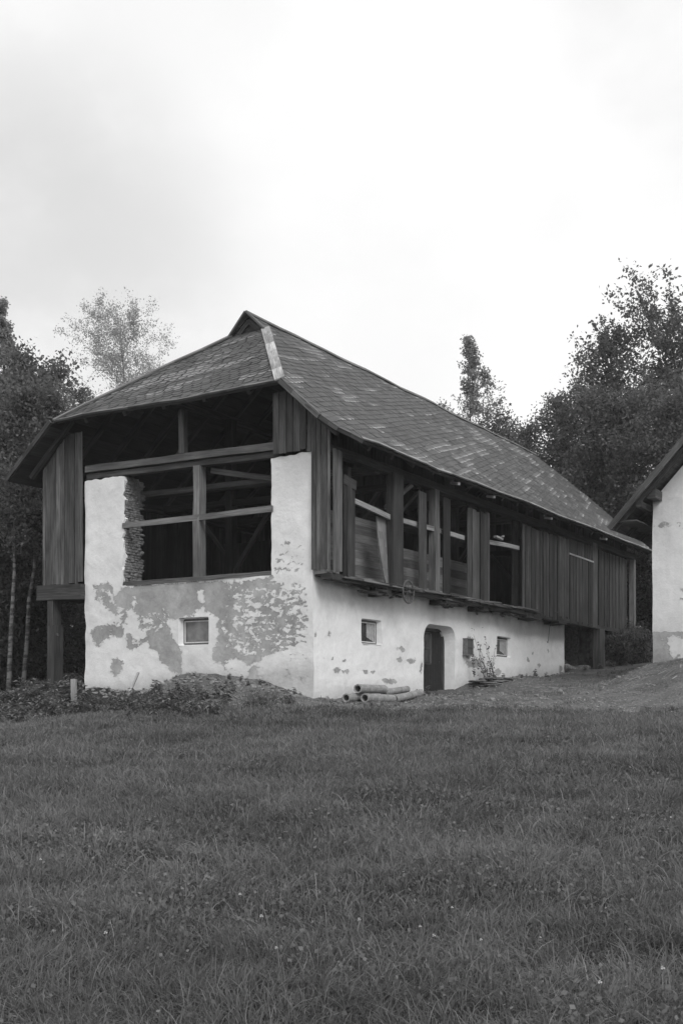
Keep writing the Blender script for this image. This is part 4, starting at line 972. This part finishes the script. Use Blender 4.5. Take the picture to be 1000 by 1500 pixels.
# bush before the stone foundation
for k, (s_, t_, H, W, lab) in enumerate(((19.4, -.9, 1.1, 2.0, 'low dark bush in front of the stone foundation, next to the far post'), (21.2, -1.0, 1.25, 2.4, 'low dark bush in front of the stone foundation, next to the white house'))):
    p = farm(s_, t_); tree('low_bush', lab, 'bush', p.x, p.y, H, W, leaf=.09, nleaf=6000, lm='leaf_mid', seed=120 + k, base=.02, clump=.35, stems=4, limbs=32, tr=.02, group='low bushes at the far end')

# ---------------------------------------------------------------- climbing shrub, weeds, nettles
def weed_mesh(h, nl, ll, seed, spread=.25):
    r = random.Random(seed); stem, lf = MB(), MB()
    for st_ in range(r.choice((3, 4, 5))):
        a = r.random() * 6.28; tx, ty = math.cos(a) * spread * r.random(), math.sin(a) * spread * r.random(); hh = h * r.uniform(.65, 1.05)
        pts = [Vector((tx * f * f + .03 * r.gauss(0, 1), ty * f * f + .03 * r.gauss(0, 1), hh * f)) for f in (0, .35, .7, 1)]
        stem.tube(pts, [.007, .006, .004, .002], 4, caps=False)
        for k in range(nl):
            f = .2 + .8 * k / nl; i = min(int(f * 3), 2); p = pts[i].lerp(pts[i + 1], f * 3 - i)
            for sgn in (0, math.pi):
                az = k * 1.57 + sgn + r.gauss(0, .3); L = ll * r.uniform(.7, 1.1) * (1.15 - .5 * f); d = Vector((math.cos(az), math.sin(az), r.uniform(-.2, .5))).normalized(); sd2 = Vector((-math.sin(az), math.cos(az), r.gauss(0, .2)))
                m_ = p + d * L * .45 + Vector((0, 0, .01)); e = p + d * L + Vector((0, 0, -L * .3)); w = L * .24; tn = r.random()
                lf.face([p, m_ + sd2 * w, e], None, tn); lf.face([p, e, m_ - sd2 * w], None, tn)
    return stem, lf
protos = []
for k in range(5):
    st_, lf = weed_mesh((.62, .55, .45, .6, .7)[k], (6, 5, 5, 7, 6)[k], (.22, .24, .2, .17, .21)[k], 200 + k)
    a = st_.build('stems', 'stem'); b3 = lf.build('leaves', 'leaf_weed'); protos.append((a, b3))
def place_weed(k, x, y, sc, label, cat='weed', group='leafy weeds before the front wall'):
    o = empty('nettle_plant', (x, y, g1(x, y) - .03), random.random() * 6.28); o.scale = (sc, sc, sc); tag(o, label, cat, group)
    for q in protos[k]:
        if not q.users_collection or q.parent is None: c = q if q.parent is None else q.copy()
        if q.parent is not None:
            c = q.copy(); COL.objects.link(c)
        c.parent = o
    return o
rr = random.Random(5)
wl = 'green leafy weed in the thick band of nettles growing before the front wall'
for k in range(210):
    if k < 80: u, Y = rr.uniform(-10, 240), rr.uniform(24.0, 28.6)
    elif k < 165:
        if k % 3 == 0: continue
        u, Y = rr.gauss(270, 48), rr.uniform(23.0, 25.8)
    else: u, Y = rr.uniform(-20, 125), rr.uniform(28, 31.5)
    if u > 120 and Y > 26.4: Y -= 2
    place_weed(rr.randrange(5), U(u, Y), Y, rr.uniform(.6, 1.15) if u < 125 else rr.uniform(.25, .85), wl)
wl2 = 'small leafy weed growing at the foot of the barn beside the doorway or window'
for (s_, t_, sc) in ((4.6, -.35, .4), (4.9, -.4, .5), (5.2, -.5, .35), (8.7, -.35, .5), (9.2, -.35, .55), (9.8, -.4, .4), (12.6, -.3, .6), (13.6, -.3, .3), (15.4, -.3, .4), (17.6, -.7, .6), (18.3, -.9, .7), (16.6, -.5, .5)):
    p = farm(s_, t_); place_weed(rr.randrange(5), p.x, p.y, sc, wl2, group='weeds at the foot of the barn')
for k in range(46):
    q = (random.uniform(-.6, -.08), random.uniform(-.2, 7.2)) if k < 30 else (random.choice((random.uniform(.6, 5), random.uniform(7.8, 15.6))), random.uniform(-.5, -.1))
    p = farm(*q); place_weed(rr.randrange(5), p.x, p.y, rr.uniform(.15, .34), 'tiny sprig of weed growing right along the foot of the white walls', group='sprigs along the wall foot')
for k in range(110):
    if k < 45: u, Y = rr.uniform(330, 1010), rr.uniform(20.5, 26.5)
    else: u, Y = rr.uniform(-20, 1020), rr.uniform(7, 23)
    place_weed(rr.randrange(5), U(u, Y), Y, rr.uniform(.14, .36), 'small broad leaved herb growing scattered in the meadow grass', cat='herb', group='broad leaved herbs in the meadow')
# bare twiggy climber by the window
cl_ = farm_thing('climbing_shrub', 'thin twiggy shrub climbing the white wall under the far small window', 'shrub', 9.2, -.15, pz(9.2, -.15)); mb = MB(); lp = []
for k in range(13):
    a = random.uniform(-.8, .5); h = random.uniform(.5, 1.35); b0 = random.uniform(-.4, .4); pts = [(b0 + a * f + .03 * random.gauss(0, 1), -.02 - .08 * random.random(), h * f ** .9) for f in (0, .3, .6, 1)]
    mb.tube(pts, [.008, .006, .005, .003], 4, caps=False)
    for q in pts[1:]:
        for j in range(4): lp.append((q[0] + random.gauss(0, .07), q[1] + random.gauss(0, .04), q[2] + random.gauss(0, .10)))
for sx_ in (-1.05,): 
    for k in range(60): lp.append((sx_ + random.gauss(0, .07), -.05, random.uniform(.1, .75)))
mb.build('twigs', 'bark', cl_); V, F, tn = leaf_mesh(np.array(lp), .075, rng.random(len(lp))); fastmesh('leaves', V, F, tn, 'leaf_weed', cl_)
# stakes
st = empty('wooden_stake', uvy(109.5, 1030, 27.5)[:2] + (g1(U(109.5, 27.5), 27.5),)); mb = MB(); mb.beam((0, 0, -.2), (-.02, 0, .72), .13, .09, jit=.006, tone=.7); mb.build('stake', 'wood_pale', st); tag(st, 'short upright wooden stake among the weeds left of the barn wall', 'stake')
st = empty('leaning_pole', (U(180, 27), 27, g1(U(180, 27), 27))); zz = zt(985, 27.6) - g1(U(180, 27), 27)
mb = MB(); mb.beam((0, 0, -.1), (U(203, 27.6) - U(180, 27), .6, zz), .055, .035, tone=.7); mb.build('pole', 'wood_pale', st); tag(st, 'thin pale pole leaning against the left of the front wall', 'pole')

# ---------------------------------------------------------------- loose stones on the track
pb = MB(); rock(pb, (0, 0, .03), .09, .07, .045); p0_ = pb.build('stone', 'pebble')
spots = [(u, Y) for u, Y in ((840, 28.6), (785, 30), (848, 29), (880, 31), (905, 31.5), (935, 32), (912, 30), (800, 31), (760, 29), (700, 30), (720, 28.6), (868, 28.8), (955, 29), (650, 28.6), (735, 31), (780, 28), (690, 28.3), (980, 29), (965, 30.5), (820, 30.4))]
for k, (u, Y) in enumerate(spots):
    o = p0_ if k == 0 else p0_.copy()
    if k: COL.objects.link(o)
    x = U(u, Y); o.location = (x, Y, g1(x, Y)); o.rotation_euler = (0, 0, random.random() * 6); s_ = random.uniform(.35, 1.05); o.scale = (s_, s_ * random.uniform(.7, 1.2), s_)
    tag(o, 'pale loose stone lying on the bare dirt track before the barn', 'stone', 'loose stones on the dirt track')
# fine gravel and litter: stuff
gm = MB()
for k in range(7000):
    u, Y = rr.uniform(230, 1060), rr.uniform(24.5, 36); x = U(u, Y)
    if dirtf(np.array([x]), np.array([Y]))[0] < .4: continue
    q = Vector((x, Y, 0)) - C0
    if q.dot(D1) > -.05 and q.dot(D2) > -.1: continue
    r_ = random.uniform(.010, .034); zc = g1(x, Y); tn = random.random()
    pts = [Vector((x + math.cos(a) * r_ * random.uniform(.7, 1.3), Y + math.sin(a) * r_ * random.uniform(.7, 1.3), zc)) for a in (0, 1.25, 2.5, 3.8, 5)]; tp = Vector((x, Y, zc + r_ * .7))
    for i in range(5): gm.face([pts[i], pts[(i + 1) % 5], tp], None, tn)
for k in range(420):
    q = (random.uniform(-.7, -.04), random.uniform(.0, 7)) if k < 230 else (random.uniform(.2, 15.6), random.uniform(-.5, -.03))
    if 5.3 < q[0] < 7.4: continue
    p = farm(*q); rock(gm, (p.x, p.y, g1(p.x, p.y) + .01), random.uniform(.02, .07), random.uniform(.02, .05), random.uniform(.012, .035), random.random() * 3)
o = gm.build('gravel', 'pebble'); tag(o, kind='stuff')

# ---------------------------------------------------------------- grass
def blades(n, sampler, hf, wf, name, m, lean=.8, seg=3):
    x, y = sampler(n); n = len(x); z = gz(x, y) - .01
    h = hf(x, y, n); w = wf(x, y, n); az = rng.random(n) * 2 * np.pi
    # neighbouring blades lean roughly alike
    fld = np.sin(x * 1.9 + y * .7) + np.sin(y * 2.3 - x * 1.1); az = np.where(rng.random(n) < .45, fld * 2.2 + rng.normal(size=n) * .9, az)
    ln = lean * rng.uniform(.15, 1.9, n); dx, dy = np.cos(az), np.sin(az)
    fa = rng.random(n) * np.pi; px, py = np.cos(fa), np.sin(fa)
    V = []; 
    for k in range(seg):
        f = k / seg; ww = w * (1 - f ** 1.6) * .5; off = ln * f ** 2 * h; hz = h * (f - .35 * ln * f ** 2)
        V.append(np.stack([x + dx * off - px * ww, y + dy * off - py * ww, z + hz], 1)); V.append(np.stack([x + dx * off + px * ww, y + dy * off + py * ww, z + hz], 1))
    off = ln * h; hz = h * (1 - .5 * ln); hz = np.maximum(hz, h * .08); V.append(np.stack([x + dx * off, y + dy * off, z + np.maximum(hz, .01)], 1))
    V = np.stack(V, 1); nv = 2 * seg + 1; Vf = V.reshape(-1, 3); b0 = (np.arange(n) * nv)[:, None]
    tri = []
    for k in range(seg - 1):
        a = 2 * k; tri += [[a, a + 1, a + 3], [a, a + 3, a + 2]]
    a = 2 * (seg - 1); tri += [[a, a + 1, a + 2]]
    F = (b0[:, None, :] + np.array(tri)[None]).reshape(-1, 3)
    pt = .5 + .14 * np.sin(y * 1.3 + 1.8 * np.sin(x * .9)) * np.sin(x * 1.25 + y * .6) + .2 * np.sin(x * 1.1 + 1.3 * np.sin(y * .9)) * np.sin(y * 1.3 + .5 * x) + .14 * np.sin(x * 3.1 + y) * np.sin(y * 3.9 - x * .7) + rng.normal(size=n) * .25
    tone = np.repeat(np.clip(pt, 0, 1), len(tri))
    o = fastmesh(name, Vf, F, tone, m); return o
def samp(y0, y1, p, mx=.42, dmax=.5):
    def f(n):
        Y = (y0 ** p + (y1 ** p - y0 ** p) * rng.random(n)) ** (1 / p); X = Y * rng.uniform(-mx, mx, n)
        q = np.stack([X - C0.x, Y - C0.y], 1); s_, t_ = q @ np.array(D1[:2]), q @ np.array(D2[:2])
        ok = ~((s_ > -.05) & (t_ > -.05) & (t_ < 7.2)) & (rng.random(n) > np.clip((dirtf(X, Y) + .55 * np.sin(X * 2.1 + 1.5 * np.sin(Y * 1.7)) * np.sin(Y * 2.4 - X * .6) + np.clip((Y - 22) / 5, 0, 1) * .3 - .3) * 1.1, 0, 1) * (Y > 20)) & (Y > 3)
        q2 = np.stack([X - HP.x, Y - HP.y], 1); ok &= ~((q2 @ np.array(D1[:2]) > -.05) & (q2 @ np.array(D2[:2]) < .05))
        return X[ok], Y[ok]
    return f
def patch(x, y): return np.sin(x * .8 + 1.2 * np.sin(y * .55)) * np.sin(y * .9 + x * .35)
g_h = lambda x, y, n: (.085 + .035 * patch(x, y) + .02 * patch(x * 2.7 + 4, y * 2.3) + .006 * np.clip(y - 6, 0, 8)) * rng.uniform(.4, 1.6, n) * np.clip((28.5 - y) / 6, .28, 1)
g_w = lambda x, y, n: (.0036 + .0007 * y) * rng.uniform(.7, 1.4, n)
o = blades(420000, samp(4.2, 28.5, 1.15), g_h, g_w, 'meadow_grass', 'grass_blade'); tag(o, kind='stuff')
def samp_dirt(n):
    Y = rng.uniform(24, 40, n); X = U(rng.uniform(180, 1080, n), Y); q = np.stack([X - C0.x, Y - C0.y], 1); s_, t_ = q @ np.array(D1[:2]), q @ np.array(D2[:2])
    q2 = np.stack([X - HP.x, Y - HP.y], 1); ok = ~((s_ > -.05) & (t_ > -.05)) & ~((q2 @ np.array(D1[:2]) > -.05) & (q2 @ np.array(D2[:2]) < .05))
    ok &= (np.sin(X * 2.3 + 1.7 * np.sin(Y * 1.9)) * np.sin(Y * 2.6 + X * .8) + .5 * np.sin(X * 6.1) * np.sin(Y * 5.3 + X)) + rng.normal(size=n) * .25 > .55
    return X[ok], Y[ok]
o = blades(60000, samp_dirt, lambda x, y, n: rng.uniform(.03, .13, n), lambda x, y, n: rng.uniform(.012, .022, n), 'sparse_grass', 'grass_blade', lean=1.0); tag(o, kind='stuff')
lt = MB()
for k in range(500):
    u, Y = rr.uniform(230, 1000), rr.uniform(24.8, 33); x = U(u, Y); q = Vector((x, Y, 0)) - C0
    if q.dot(D1) > -.1 and q.dot(D2) > -.15: continue
    a = rr.random() * 6.28; L = rr.uniform(.06, .3); z0, z1 = g1(x, Y), g1(x + math.cos(a) * L, Y + math.sin(a) * L)
    lt.beam((x, Y, z0 + .015), (x + math.cos(a) * L, Y + math.sin(a) * L, z1 + .02), rr.uniform(.008, .03), .01)
o = lt.build('litter', 'wood_pale'); tag(o, kind='stuff')
o = blades(7000, samp(4.2, 26, 1.2), lambda x, y, n: rng.uniform(.16, .34, n), lambda x, y, n: (.003 + .0005 * y) * rng.uniform(.7, 1.2, n), 'tall_grass', 'straw', lean=.7, seg=4); tag(o, kind='stuff')
# tufts
def samp_tuft(n):
    m_ = n // 26; cx, cy = samp(4.4, 26, 1.15)(m_); cx, cy = np.repeat(cx, 26), np.repeat(cy, 26); r_ = np.abs(rng.normal(size=len(cx))) * .05; a = rng.random(len(cx)) * 6.28
    return cx + r_ * np.cos(a), cy + r_ * np.sin(a)
o = blades(70000, samp_tuft, lambda x, y, n: rng.uniform(.10, .24, n), lambda x, y, n: (.0036 + .0006 * y) * rng.uniform(.8, 1.3, n), 'grass_tufts', 'grass_blade', lean=.9, seg=4); tag(o, kind='stuff')
# low broad leaves among the grass
n = 90000; X, Y = samp(4.2, 27, 1.1)(n); P = np.stack([X, Y, gz(X, Y) + rng.uniform(.01, .09, len(X))], 1)
keep = patch(X * 1.7 + 3, Y * 1.9) + rng.normal(size=len(X)) * .5 > .2; P = P[keep]
V, F, tn = leaf_mesh(P, .024 + .0012 * P[:, 1], rng.uniform(.2, .9, len(P)), 0, .8); o = fastmesh('ground_leaves', V, F, tn, 'grass_blade'); tag(o, kind='stuff')
# white clover heads
cm = MB(); cm.tube([(0, 0, -.12), (.005, 0, 0)], .0025, 4); 
for k in range(30):
    a, e = random.random() * 6.28, random.uniform(-.6, 1.5); d = Vector((math.cos(a) * math.cos(e), math.sin(a) * math.cos(e), math.sin(e))); s2 = d.orthogonal().normalized() * .005
    cm.face([d * .004 - s2, d * .004 + s2, d * .017 + s2 * .8, d * .017 - s2 * .8], None, .5, 1)
c0 = cm.build('clover_flower', ['stem', 'flower'])
for k, (u, v) in enumerate(((60, 1260), (352, 1313), (405, 1391), (383, 1342), (662, 1330), (970, 1419), (704, 1377), (791, 1373), (526, 1350), (615, 1359), (982, 1198), (920, 1185), (155, 1368), (878, 1440), (635, 1371))):
    Y = 1.5
    for it in range(4000):
        z = g1(U(u, Y), Y) + .12
        if 500 + 0 * u and (1032 - 1675 * z / Y) <= v: break
        Y += .05
    o = c0 if k == 0 else c0.copy()
    if k: COL.objects.link(o)
    o.location = (U(u, Y), Y, g1(U(u, Y), Y) + .12); s_ = random.uniform(.4, .7); o.scale = (s_,) * 3; tag(o, 'tiny white clover head standing in the foreground meadow', 'flower', 'white clover heads in the meadow')

# ---------------------------------------------------------------- air
hz = grid_box(-70, 70, -15, 120, -4, 24, 200); hme = bpy.data.meshes.new('haze'); hz.to_mesh(hme); hz.free()
ho = bpy.data.objects.new('haze', hme); COL.objects.link(ho); tag(ho, kind='stuff')
m = bpy.data.materials.new('haze'); m.use_nodes = True; n = m.node_tree; n.nodes.clear(); out = N(n, 'ShaderNodeOutputMaterial')
pv = N(n, 'ShaderNodeVolumePrincipled'); pv.inputs['Color'].default_value = (1, 1, 1, 1); pv.inputs['Density'].default_value = HAZE
n.links.new(pv.outputs[0], out.inputs['Volume']); hme.materials.append(m)
